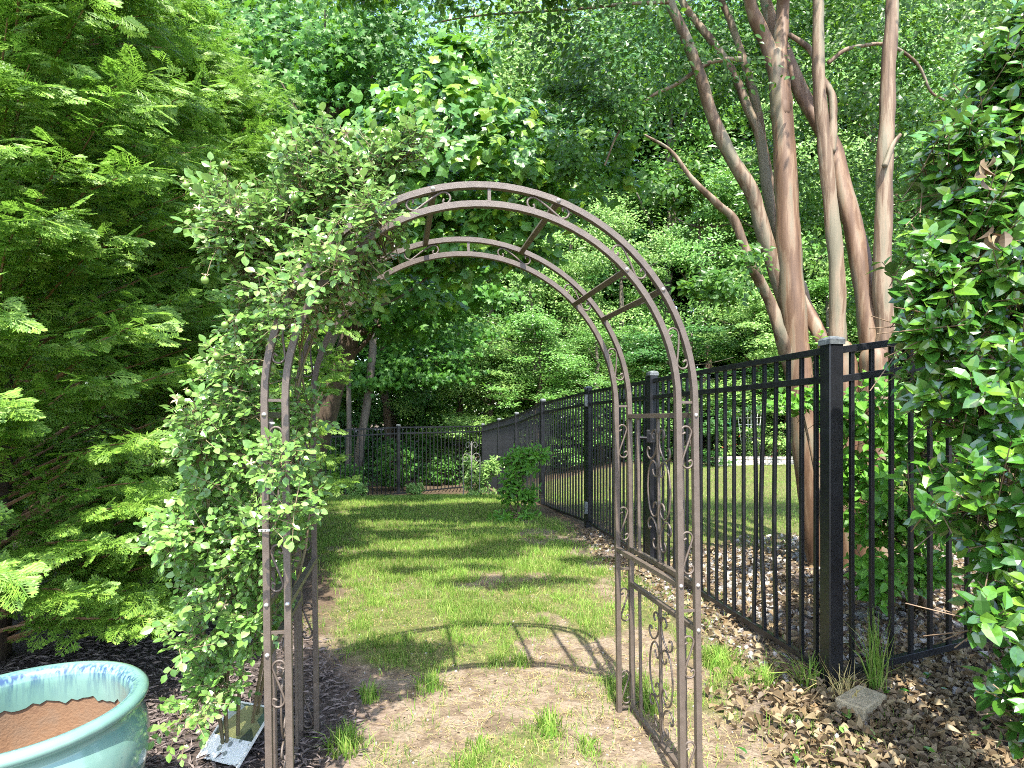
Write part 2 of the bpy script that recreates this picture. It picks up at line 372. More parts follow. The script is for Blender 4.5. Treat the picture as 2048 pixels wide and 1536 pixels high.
# ------------------------------------------------------------------ leaf templates (unit length along +Y, blade normal +Z)
def T_fold(w=.5, droop=.12, fold=.12, rich=False):
    if rich:
        ys = [0, .18, .42, .68, .88, 1.0]; ws = [0, .30, .5, .42, .2, 0]
    else:
        ys = [0, .35, .72, 1.0]; ws = [0, .48, .36, 0]
    V = []; n = len(ys)
    for y, q in zip(ys, ws):
        zc = -droop * y * y
        V.append((0, y, zc))
        if q > 0: V += [(-q * w * 1.0, y, zc + fold * q), (q * w * 1.0, y, zc + fold * q)]
    idx = []; k = 0
    for q in ws: idx.append((k, k + 1, k + 2) if q > 0 else (k,)); k += 3 if q > 0 else 1
    F = []
    for i in range(n - 1):
        a, b = idx[i], idx[i + 1]
        if len(a) == 1: F += [(a[0], b[0], b[1]), (a[0], b[2], b[0])]
        elif len(b) == 1: F += [(a[1], a[0], b[0]), (a[0], a[2], b[0])]
        else: F += [(a[1], a[0], b[0]), (a[1], b[0], b[1]), (a[0], a[2], b[2]), (a[0], b[2], b[0])]
    return np.array(V, float), np.array(F)
def T_quad(w=.6):   # bent rhombus, 2 triangles
    return np.array([(0, 0, 0), (w / 2, .45, .06), (0, 1, -.10), (-w / 2, .5, .05)], float), np.array([(0, 1, 2), (0, 2, 3)])
def T_lobed(kind='tulip'):
    if kind == 'tulip': P = [(0, 0), (.30, .06), (.50, .32), (.36, .50), (.46, .86), (.10, .82), (0, .76), (-.10, .82), (-.46, .86), (-.36, .50), (-.50, .32), (-.30, .06)]
    else: P = [(0, 0), (.22, .02), (.52, .18), (.30, .34), (.50, .66), (.17, .58), (0, 1.0), (-.17, .58), (-.50, .66), (-.30, .34), (-.52, .18), (-.22, .02)]
    V = [(0, .42, .05)] + [(x, y, -.15 * abs(x) - .10 * (y - .4) ** 2 + (.03 if i % 2 else 0)) for i, (x, y) in enumerate(P)]
    n = len(P); return np.array(V, float), np.array([(0, 1 + i, 1 + (i + 1) % n) for i in range(n)])
def T_spray(nb=8, seed=0):
    """flat fern-like cypress spray"""
    g = np.random.default_rng(seed); V = []; F = []
    def sliver(p, d, L, w, z0, z1):
        q = np.array([-d[1], d[0]]); k = len(V)
        a = p; b = p + d * L * .55 + q * w; c = p + d * L; e = p + d * L * .55 - q * w
        V.extend([(a[0], a[1], z0), (b[0], b[1], (z0 + z1) / 2 + .012), (c[0], c[1], z1), (e[0], e[1], (z0 + z1) / 2 - .012)]); F.extend([(k, k + 1, k + 2), (k, k + 2, k + 3)])
    sliver(np.array([0., 0]), np.array([0., 1]), 1.0, .022, 0, -.10)
    for i in range(nb):
        t = .10 + .85 * i / nb
        for s in (-1, 1):
            L = (.50 * (1 - t) ** .8 + .07) * g.uniform(.8, 1.15); an = R(48 + g.uniform(-8, 8)) * s
            d = np.array([math.sin(an), math.cos(an)]); p = np.array([0, t + g.uniform(-.02, .02)])
            z0 = -.1 * t; zz = z0 - .18 * L
            sliver(p, d, L, .026 + .02 * L, z0, zz)
            if L > .20:
                for u in (.35, .62):
                    for s2 in (-1, 1):
                        a2 = an + s2 * R(38); d2 = np.array([math.sin(a2), math.cos(a2)])
                        sliver(p + d * L * u, d2, L * .36 * g.uniform(.8, 1.2), .027, z0 + (zz - z0) * u, z0 + (zz - z0) * u - .03)
    return np.array(V, float), np.array(F)

LF, LR, LQ = T_fold(), T_fold(rich=True), T_quad()
LT, LM = T_lobed('tulip'), T_lobed('maple')

def frames(dirs, nrm):
    """matrix with columns side, dir, normal"""
    d = dirs / np.maximum(np.linalg.norm(dirs, axis=1)[:, None], 1e-9)
    s = np.cross(d, nrm); s /= np.maximum(np.linalg.norm(s, axis=1)[:, None], 1e-9)
    n = np.cross(s, d)
    return np.stack([s, d, n], -1)

def scatter_mesh(name, T, pos, Mx, size, mat, offs=(0, 0, 0), wide=None):
    V0, F0 = T; n = len(pos); k = len(V0)
    W = np.einsum('nij,kj->nki', Mx, V0) if wide is None else np.einsum('nij,nkj->nki', Mx, V0[None] * np.stack([wide, np.ones(n), np.ones(n)], -1)[:, None])
    V = W * size[:, None, None] + (pos - np.asarray(offs))[:, None]
    F = (F0[None] + (np.arange(n) * k)[:, None, None]).reshape(-1, F0.shape[1])
    return raw_mesh(name, V.reshape(-1, 3), F, mat)

def unit(n, g=None):
    v = (g or rng).normal(size=(n, 3)); return v / np.linalg.norm(v, axis=1)[:, None]

def project(p):
    Y = np.maximum(p[:, 1], .05); return p[:, 0] / Y * FPX + 1024, PY0 - (p[:, 2] - HC) / Y * FPX

def place(parent, part, T_rich, T_cheap, pos, Mx, size, mat, nparts=300, stuffname='foliage', maxY=99, wide=None):
    """the leaves that show largest become parts, the rest one 'stuff' part"""
    px, py = project(pos); vis = (px > 5) & (px < 2043) & (py > 5) & (py < 1531) & (pos[:, 1] > .3) & (pos[:, 1] < maxY)
    score = np.where(vis, size / np.maximum(pos[:, 1], .1) ** 3, -1)
    if nparts:
        # thin out so the parts are spread over the plant: one per small screen cell first
        order = np.argsort(-score); cell = set(); pick = []
        for i in order:
            if score[i] < 0: break
            c = (int(px[i] / 22), int(py[i] / 22))
            if c in cell: continue
            cell.add(c); pick.append(i)
            if len(pick) >= nparts: break
        pick = np.array(pick, int)
    else: pick = np.array([], int)
    off = origin_of(parent)
    if len(pick):
        me = raw_mesh(part, T_rich[0], T_rich[1], mat)
        for i in pick:
            o = link(part, me, parent)
            M4 = Matrix([[*(Mx[i][0] * size[i]), 0], [*(Mx[i][1] * size[i]), 0], [*(Mx[i][2] * size[i]), 0], [0, 0, 0, 1]])
            M4.translation = Vector(pos[i] - off); o.matrix_local = M4
    rest = np.setdiff1d(np.arange(len(pos)), pick)
    me = scatter_mesh(stuffname, T_cheap, pos[rest], Mx[rest], size[rest], mat, off, None if wide is None else wide[rest])
    o = link(stuffname, me, parent); o['kind'] = 'stuff'
    return o

def blob_points(blobs, n, g, clusters=40, cr_=.28, shell=.55):
    """blobs: (cx,cy,cz, rx,ry,rz, weight). leaf positions in clumps near the blob shells"""
    B = np.array(blobs, float); w = B[:, 6] / B[:, 6].sum(); P = []; O = []
    for b, k in zip(B, g.multinomial(n, w)):
        if k == 0: continue
        nc = max(3, int(clusters * b[6])); u = unit(nc, g)
        rad = shell + (1 - shell) * g.random(nc) ** .6
        cc = u * rad[:, None]
        j = g.integers(0, nc, k); c = cc[j] + g.normal(size=(k, 3)) * cr_ * g.uniform(.5, 1.1, nc)[j][:, None] * np.array([1, 1, .6])
        P.append(b[:3] + c * b[3:6]); O.append(c / np.maximum(np.linalg.norm(c, axis=1)[:, None], 1e-6))
    return np.concatenate(P), np.concatenate(O)

def leaf_frames(out, g, up=.9, rnd=.55, hang=.25):
    n = len(out); nrm = out * .4 + np.array([0, -.85, up * .85]) + g.normal(size=(n, 3)) * rnd
    nrm /= np.linalg.norm(nrm, axis=1)[:, None]
    d = out * np.array([1, 1, .3]) + g.normal(size=(n, 3)) * .7 - np.array([0, 0, hang])
    d -= nrm * np.sum(d * nrm, 1)[:, None]
    return frames(d, nrm)

# ------------------------------------------------------------------ garden arch
FL, FR_ = np.array([-.693, 1.58]), np.array([.587, 1.77])
ux = (FR_ - FL) / np.linalg.norm(FR_ - FL); W_ARCH = float(np.linalg.norm(FR_ - FL)); dv = np.array([-.1005, .502])
D_ARCH = float(np.linalg.norm(dv)); uy = dv / D_ARCH
def A(u, v, z):     # u from left outer edge, v from front, z up; slight lean as in the photo
    lean = -.012 * (z - .6)
    return np.array([*(FL + ux * (u + lean) + uy * v), z])
arch = empty('garden_arch', (float(FL[0] + ux[0] * W_ARCH / 2), float(FL[1] + ux[1] * W_ARCH / 2), 0))
tag(arch, 'brown metal garden arch with scrollwork sides, rose growing over its left half', 'garden arch')
UX3 = np.array([*ux, 0]); UY3 = np.array([*uy, 0]); RC = W_ARCH / 2; ZS = 1.225; RW = .0185
rad_o, rad_i = RC - RW / 2, RC - RW / 2 - .0555
def ring(a, rad, v): return A(RC + rad * math.cos(a), v, ZS + rad * math.sin(a))
for v in (0, D_ARCH):
    for side in (-1, 1):
        for rad in (rad_o, rad_i):
            mb = MB(); u = RC + side * rad; zs = np.linspace(-.06, ZS, 6)
            mb.sweep([A(u, v, z) for z in zs], RW, RW, UY3); mb.build('leg', M['arch'], arch)
            mb = MB(); a0 = 0 if side > 0 else math.pi
            an = np.linspace(a0, math.pi / 2, 22)
            mb.sweep([ring(a, rad * 1.0, v) for a in an], RW, RW, UY3); mb.build('arch_rail', M['arch'], arch)
        for z in (ZS, .575, .02):   # ladder rungs
            mb = MB(); mb.sweep([A(RC + side * rad_i, v, z), A(RC + side * rad_o, v, z)], .008, .008, UY3); mb.build('rung', M['arch'], arch)
    mb = MB(); mb.sweep([ring(math.pi / 2, rad_i, v), ring(math.pi / 2, rad_o, v)], .010, .010, UY3); mb.build('rung', M['arch'], arch)

def scroll_pts(flip=1):   # S scroll in a 55 x 130 mm field, local x across, y along
    P = [(-.004, .046), (-.014, .041), (-.017, .053), (-.008, .064), (.006, .063), (.015, .050), (.012, .034), (.0, 0), (-.012, -.034), (-.015, -.050), (-.006, -.063), (.008, -.064), (.017, -.053), (.014, -.041), (.004, -.046)]
    P = cr(np.array(P), 4); P[:, 0] *= flip; return P
mid = (rad_o + rad_i) / 2
def add_scroll(fx, flip):
    mb = MB(); mb.tube([fx(a, b) for a, b in scroll_pts(flip)], .0036, 5); mb.build('scroll', M['arch'], arch, smooth=True)
for v in (0, D_ARCH):
    for side in (-1, 1):
        for zc in (1.085, .755, .43, .10):
            add_scroll(lambda a, b: A(RC + side * mid + a * 1.05, v, zc + b), side)
    for deg in (16, 45, 73, 107, 135, 164):
        th = R(deg); s = -1 if deg < 90 else 1
        def fx(a, b): return A(RC + (mid + a * 1.05) * math.cos(th + b / mid), v, ZS + (mid + a * 1.05) * math.sin(th + b / mid))
        add_scroll(fx, 1 if deg < 90 else -1)
def bolt(p, n):
    mb = MB(); mb.lathe([(0, .006), (.004, .005), (.0065, .002), (.007, 0)], p, 8, n); mb.build('bolt', M['hard'], arch, smooth=True)
for deg, rad in ((105, rad_o), (71, rad_o), (44, rad_i), (33, rad_o), (131, rad_i), (149, rad_o)):
    th = R(deg); mb = MB(); rr = rad - .004
    mb.sweep([ring(th, rr, RW / 2), ring(th, rr, D_ARCH - RW / 2)], .018, .014, [math.cos(th), 0, math.sin(th)]); mb.build('cross_bar', M['arch'], arch)
    bolt(ring(th, rad, -RW / 2), -UY3)
# side panels
orn_S = [(.030, .84), (.040, .90), (.034, .98), (.018, 1.0), (.007, .94), (.004, .83), (.009, .70), (.024, .57), (.048, .50), (.068, .54), (.075, .63), (.066, .70), (.054, .66)]
orn_C = [(.036, .33), (.030, .25), (.016, .22), (.006, .29), (.010, .40), (.032, .47), (.056, .39), (.069, .22), (.074, 0)]
orn_C = orn_C + [(a, -b) for a, b in orn_C[-2::-1]]
for side in (-1, 1):
    uo = RC + side * rad_o; ui = RC + side * rad_i
    def bar(name, u, z0, z1=None, v0=RW / 2, v1=D_ARCH - RW / 2, w=.018):
        mb = MB(); mb.sweep([A(u, v0, z0), A(u, v1, z0 if z1 is None else z1)], w, w * .9, (0, 0, 1)); mb.build(name, M['arch'], arch)
    for z in (1.185, .655, .515, .012): bar('panel_bar', uo, z)
    bar('panel_bar', ui, .655); 
    for (za, zb) in ((1.176, .664), (.506, .021)):
        zc = (za + zb) / 2; hh = (za - zb) / 2 * (.84 if za > 1 else .86)
        for t in (.16, .5, .84):
            mb = MB(); mb.sweep([A(uo, D_ARCH * t, z) for z in (za, zb)], .010, .010, UY3); mb.build('panel_rod', M['arch'], arch)
        for s in (-1, 1):
            for P in (orn_S, [(a, -b) for a, b in orn_S], orn_C):
                pts = cr(np.array(P), 4)
                mb = MB(); mb.tube([A(uo, D_ARCH * .5 + s * (a * 1.15 + .004), zc + b * hh) for a, b in pts], .0036, 5)
                mb.build('scroll', M['arch'], arch, smooth=True)
    for z in (1.185, .655, .515):
        for v, n in ((-RW / 2, -UY3),):
            bolt(A(uo, v, z), n)
    bolt(A(ui, -RW / 2, .655), -UY3)

# ------------------------------------------------------------------ black metal fences
def picket_mesh(h, bend=0, w=.0165):
    mb = MB(); k = 2 if not bend else 9; zs = np.linspace(0, h, k)
    mb.sweep([(bend * math.sin(math.pi * min(1, max(0, (z / h - .05) / .8))), 0, z) for z in zs], w, w, (0, 1, 0))
    V = np.concatenate(mb.v); return raw_mesh('picket', V, [np.concatenate(mb.q), np.concatenate(mb.t)], M['black'])
def post(parent, x, y, z0, z1, ang, w=.064, capped=True):
    c, s = math.cos(ang), math.sin(ang); Mx = np.array([[c, -s, 0], [s, c, 0], [0, 0, 1]])
    mb = MB(); mb.bbox((x, y, (z0 + z1) / 2), (w, w, z1 - z0), .004, Mx); po = mb.build('post', M['black'], parent)
    W = w / 2 + .004; mb = MB()
    L = [(W, 0), (W, .022), (W * .86, .030), (W * .30, .038)]
    V = [(a * sx, a * sy, z1 + zz - .004) for a, zz in L for sx, sy in ((-1, -1), (1, -1), (1, 1), (-1, 1))]
    Vr = np.array(V); Vr[:, :2] = Vr[:, :2] @ Mx[:2, :2].T; Vr[:, :2] += (x, y)
    Q = [(i * 4 + j, i * 4 + (j + 1) % 4, (i + 1) * 4 + (j + 1) % 4, (i + 1) * 4 + j) for i in range(3) for j in range(4)] + [(12, 13, 14, 15), (3, 2, 1, 0)]
    mb.add(Vr, Q); mb.build('post_cap', M['cap'], po)
def fence_run(parent, p0, p1, zt0, zt1, h=1.46, rails=True, bend=(), hide=0.04, spacing=.0965, bottom=.10, pm=None):
    """rails and pickets between two posts; zt = z of the top rail at each end"""
    p0 = np.array(p0, float); p1 = np.array(p1, float); d = p1 - p0; L = np.linalg.norm(d); e = d / L; ang = math.atan2(e[1], e[0])
    a = p0 + e * hide; b = p1 - e * hide
    zb0, zb1 = zt0 - h + .05, zt1 - h + .05
    sl0 = (zt1 - zt0) / L
    for off in (0, -.127, None):
        z0 = zt0 + off if off is not None else zb0; z1 = zt1 + off if off is not None else zb1
        mb = MB(); mb.sweep([(a[0], a[1], z0), (b[0], b[1], z1)], .027, .030, (0, 0, 1)); mb.build('rail', M['black'], parent)
    n = int(round((L - .06) / spacing)) - 1
    me = picket_mesh(h - .065); org = origin_of(parent)
    for i in range(n):
        t = (i + 1) / (n + 1); q = p0 + d * t; z = zt0 + (zt1 - zt0) * t - h + .055
        m_ = me
        for (bi, amt) in bend:
            if bi == i: m_ = picket_mesh(h - .065, amt)
        o = link('picket', m_, parent); o.location = Vector((q[0], q[1], z)) - Vector(org); o.rotation_euler = (0, 0, ang)
HF = 1.50
tops = [1.475, 1.475, 1.47, 1.40, 1.24, 1.14, 1.02]   # top rail height at each post of the long fence
def fang(i): d = np.array(POSTS[i + 1]) - np.array(POSTS[i]); return math.atan2(d[1], d[0])
near = empty('black_fence', (*POSTS[0], 0)); tag(near, 'black metal picket fence panel with bent pickets between the big corner post and the gate', 'fence')
post(near, *POSTS[0], -.08, 1.50, R(8), w=.066)
fence_run(near, POSTS[0], POSTS[1], tops[0], tops[1], bend=((4, .030), (5, -.022), (3, .016)))
post(near, 1.096, 4.41, -.08, 1.52, fang(0))
gate = empty('fence_gate', (*POSTS[1], 0)); tag(gate, 'closed black metal gate with latch set in the fence line behind the arch', 'gate')
g0 = np.array(POSTS[1]) + np.array([-.010, .075]); g1 = np.array(POSTS[2]) + np.array([.010, -.06])
gd = (g1 - g0) / np.linalg.norm(g1 - g0)
for q in (g0, g1):
    mb = MB(); ga = math.atan2(gd[1], gd[0]); Mx = np.array([[math.cos(ga), -math.sin(ga), 0], [math.sin(ga), math.cos(ga), 0], [0, 0, 1]])
    mb.bbox((*q, .80), (.05, .05, 1.44), .003, Mx); mb.build('stile', M['black'], gate)
fence_run(gate, g0, g1, tops[1], tops[2], hide=.025)
mb = MB(); mb.bbox((1.070, 4.36, 1.03), (.05, .09, .075), .006); mb.bbox((1.045, 4.34, 1.045), (.03, .03, .10), .006); mb.tube([(1.05, 4.34, 1.03), (.975, 4.33, 1.035)], .012, 6); mb.build('latch', M['black'], gate)
for z in (1.38, .22):
    mb = MB(); mb.bbox((.80, 6.12, z), (.035, .06, .13), .004); mb.build('hinge', M['cap'], gate)
farf = empty('black_fence', (*POSTS[2], 0)); tag(farf, 'long black metal fence running from the gate hinges down to the far lawn corner', 'fence')
for i in range(2, 7):
    zt = tops[i]; post(farf, *POSTS[i], zt - 1.56, zt + .035, fang(min(i, 5)))
    if i < 6: fence_run(farf, POSTS[i], POSTS[i + 1], tops[i], tops[i + 1])
backf = empty('black_fence', (-2.43, 12.1, -.5)); tag(backf, 'black metal fence crossing the far end of the lawn in front of the woods', 'fence')
BP = [(-.70, 13.6), (-2.43, 12.1), (-4.17, 10.6), (-5.9, 9.1)]; BT = [1.02, 1.01, .94, .90]
for i in range(3):
    fence_run(backf, BP[i], BP[i + 1], BT[i], BT[i + 1]); post(backf, *BP[i + 1], BT[i + 1] - 1.55, BT[i + 1] + .035, math.atan2(-1.5, -1.73))
rightf = empty('black_fence', (2.1, 2.6, .1)); tag(rightf, 'black metal fence going right from the corner post behind the glossy bush', 'fence')
RP = [POSTS[0], (3.05, 2.74)]
fence_run(rightf, RP[0], RP[1], 1.475, 1.475 + .23, bottom=.1)
post(rightf, *RP[1], .1, 1.75, R(9))

mb = MB(); Mx = np.array([[math.cos(R(35)), -math.sin(R(35)), 0], [math.sin(R(35)), math.cos(R(35)), 0], [0, 0, 1]])
mb.bbox((1.40, 2.27, .02), (.20, .11, .085), .005, Mx)
o = mb.build('paving_block', M['block']); tag(o, 'mossy concrete block at the foot of the black corner post', 'block')

# ------------------------------------------------------------------ turquoise pot
PC = (-1.263, 1.449); PR = .28
def pot():
    root = empty('ceramic_pot', (*PC, 0)); tag(root, 'large turquoise glazed ceramic pot with blue streaked rim and bare terracotta inside', 'plant pot')
    m, nt, out = mat_base('turquoise_glaze')
    tc = N(nt, "ShaderNodeTexCoord"); mp = N(nt, "ShaderNodeMapping"); mp.inputs['Scale'].default_value = (1, 1, .25); nt.links.new(tc.outputs['Object'], mp.inputs[0])
    nz = N(nt, "ShaderNodeTexNoise"); nz.inputs['Scale'].default_value = 5; nz.inputs['Detail'].default_value = 5; nt.links.new(mp.outputs[0], nz.inputs['Vector'])
    base = ramp(nt, [(.3, (.095, .195, .165)), (.5, (.13, .25, .21)), (.7, (.18, .30, .255))]); nt.links.new(nz.outputs[0], base.inputs[0])
    # blue streaks just inside the lip (height band), in radial strokes
    sp = N(nt, "ShaderNodeSeparateXYZ"); nt.links.new(tc.outputs['Object'], sp.inputs[0])
    at2 = N(nt, "ShaderNodeAttribute", attribute_name='band')
    n3 = N(nt, "ShaderNodeTexNoise"); n3.inputs['Scale'].default_value = 110; n3.inputs['Detail'].default_value = 4
    mp3 = N(nt, "ShaderNodeMapping"); mp3.inputs['Scale'].default_value = (1, 1, .12); nt.links.new(tc.outputs['Object'], mp3.inputs[0]); nt.links.new(mp3.outputs[0], n3.inputs['Vector'])
    mu = N(nt, "ShaderNodeMath", operation='MULTIPLY'); mr = N(nt, "ShaderNodeMapRange"); mr.inputs[1].default_value = .42; mr.inputs[2].default_value = .58
    nt.links.new(n3.outputs[0], mr.inputs[0]); nt.links.new(mr.outputs[0], mu.inputs[0]); nt.links.new(at2.outputs['Fac'], mu.inputs[1])
    mx = N(nt, "ShaderNodeMix", data_type='RGBA'); nt.links.new(mu.outputs[0], mx.inputs[0]); nt.links.new(base.outputs[0], mx.inputs[6]); mx.inputs[7].default_value = (.02, .05, .12, 1)
    # dark specks
    n4 = N(nt, "ShaderNodeTexVoronoi"); n4.inputs['Scale'].default_value = 75; nt.links.new(tc.outputs['Object'], n4.inputs['Vector'])
    m4 = N(nt, "ShaderNodeMapRange"); m4.inputs[1].default_value = .10; m4.inputs[2].default_value = .20; m4.inputs[3].default_value = .6; m4.inputs[4].default_value = 0; nt.links.new(n4.outputs['Distance'], m4.inputs[0])
    n5 = N(nt, "ShaderNodeTexNoise"); n5.inputs['Scale'].default_value = 9; nt.links.new(tc.outputs['Object'], n5.inputs['Vector'])
    m5 = N(nt, "ShaderNodeMapRange"); m5.inputs[1].default_value = .5; m5.inputs[2].default_value = .62; nt.links.new(n5.outputs[0], m5.inputs[0])
    mu2 = N(nt, "ShaderNodeMath", operation='MULTIPLY'); nt.links.new(m4.outputs[0], mu2.inputs[0]); nt.links.new(m5.outputs[0], mu2.inputs[1])
    mx2 = N(nt, "ShaderNodeMix", data_type='RGBA'); nt.links.new(mu2.outputs[0], mx2.inputs[0]); nt.links.new(mx.outputs[2], mx2.inputs[6]); mx2.inputs[7].default_value = (.03, .10, .12, 1)
    p = N(nt, "ShaderNodeBsdfPrincipled"); p.inputs['Roughness'].default_value = .16; p.inputs['Coat Weight'].default_value = .5; p.inputs['Coat Roughness'].default_value = .06
    nt.links.new(mx2.outputs[2], p.inputs['Base Color'])
    b = N(nt, "ShaderNodeBump"); b.inputs['Strength'].default_value = .25; b.inputs['Distance'].default_value = .01; nt.links.new(n5.outputs[0], b.inputs['Height']); nt.links.new(b.outputs[0], p.inputs['Normal'])
    nt.links.new(p.outputs[0], out.inputs[0])
    seg = 96; ang = np.arange(seg) * 2 * math.pi / seg
    zt = .435
    prof = [(.0, .0), (.17, .0), (.19, .02), (.235, .09), (.268, .18), (.281, .26), (.283, .31), (.276, .352), (.262, .380), (.258, .392),
            (.262, .402), (.274, .410), (.281, .420), (.280, .430), (.272, .438), (.262, .4405), (.250, .438), (.240, .430), (.234, .418), (.233, .395), (.236, .340)]
    band = [0] * 15 + [.15, .55, 1., .85, .35, 0]
    V = []; at_v = []
    for i, (r, z) in enumerate(prof):
        for k, a in enumerate(ang):
            zz = z
            if i == len(prof) - 1: zz = z + .010 * (math.sin(a * 13) * .5 + math.sin(a * 29 + 1) * .35 + math.sin(a * 47) * .3)
            V.append((r * math.cos(a), r * math.sin(a), zz)); at_v.append(band[i])
    n = len(prof); Q = [(i * seg + j, i * seg + (j + 1) % seg, (i + 1) * seg + (j + 1) % seg, (i + 1) * seg + j) for i in range(n - 1) for j in range(seg)]
    me = raw_mesh('glazed_body', V, np.array(Q), m, True); at_ = me.attributes.new('band', 'FLOAT', 'POINT'); at_.data.foreach_set('value', np.array(at_v, np.float32))
    link('glazed_body', me, root)
    terra = solid('terracotta', [(.14, .07, .038), (.20, .115, .062), (.17, .12, .08)], 9, .9, bump=.25, bscale=140)
    mb = MB(); pr = [(.2385, .375), (.240, .35), (.243, .27), (.235, .18), (.20, .10), (.15, .07), (.0, .068)]
    mb.lathe([(r, z) for r, z in pr], (*PC, 0), 64); mb.build('clay_lining', terra, root, smooth=True)
pot()

# plant tag card lying at the rose's foot
def card():
    m, nt, out = mat_base('printed_card')
    tc = N(nt, "ShaderNodeTexCoord"); p = N(nt, "ShaderNodeBsdfPrincipled"); p.inputs['Roughness'].default_value = .35
    nz = N(nt, "ShaderNodeTexVoronoi"); nz.inputs['Scale'].default_value = 26; nt.links.new(tc.outputs['Object'], nz.inputs['Vector'])
    r = ramp(nt, [(0, (.06, .07, .05)), (.25, (.22, .21, .10)), (.5, (.30, .33, .30)), (.72, (.65, .55, .2)), (.86, (.08, .12, .08))]); r.color_ramp.interpolation = 'CONSTANT'
    sx = N(nt, "ShaderNodeSeparateColor"); nt.links.new(nz.outputs['Color'], sx.inputs[0]); nt.links.new(sx.outputs[0], r.inputs[0])
    sp = N(nt, "ShaderNodeSeparateXYZ"); nt.links.new(tc.outputs['Object'], sp.inputs[0])
    mr = N(nt, "ShaderNodeMath", operation='GREATER_THAN'); mr.inputs[1].default_value = -.012; nt.links.new(sp.outputs[1], mr.inputs[0])
    v2 = N(nt, "ShaderNodeTexVoronoi"); v2.inputs['Scale'].default_value = 38; v2.inputs['Randomness'].default_value = .6; nt.links.new(tc.outputs['Object'], v2.inputs['Vector'])
    r2 = ramp(nt, [(0, (.3, .32, .3)), (.3, (.82, .82, .8))]); r2.color_ramp.interpolation = 'CONSTANT'; nt.links.new(v2.outputs['Distance'], r2.inputs[0])
    mx = N(nt, "ShaderNodeMix", data_type='RGBA'); nt.links.new(mr.outputs[0], mx.inputs[0]); nt.links.new(r2.outputs[0], mx.inputs[6]); nt.links.new(r.outputs[0], mx.inputs[7])
    nt.links.new(mx.outputs[2], p.inputs['Base Color']); nt.links.new(p.outputs[0], out.inputs[0])
    root = empty('plant_label_card', (-.965, 1.98, .075)); tag(root, 'white and olive printed plant card lying on the mulch under the rose', 'plant label')
    mb = MB(); mb.bbox((0, 0, 0), (.125, .13, .0022), .0008); V = np.concatenate(mb.v)
    o = link('card', raw_mesh('card', V, [np.concatenate(mb.q), np.concatenate(mb.t)], m), root)
    mb = MB()
    for s in (-1, 1): mb.box((s * .064, 0, .001), (.004, .134, .005)); 
    mb.box((0, .066, .0012), (.124, .004, .005))
    e = link('raised_edge', raw_mesh('raised_edge', np.concatenate(mb.v), np.concatenate(mb.q), M['whitep']), root)
    root.rotation_euler = (R(38), R(-4), R(-24)); root.scale = (1.5, 1.5, 1.5)
card()

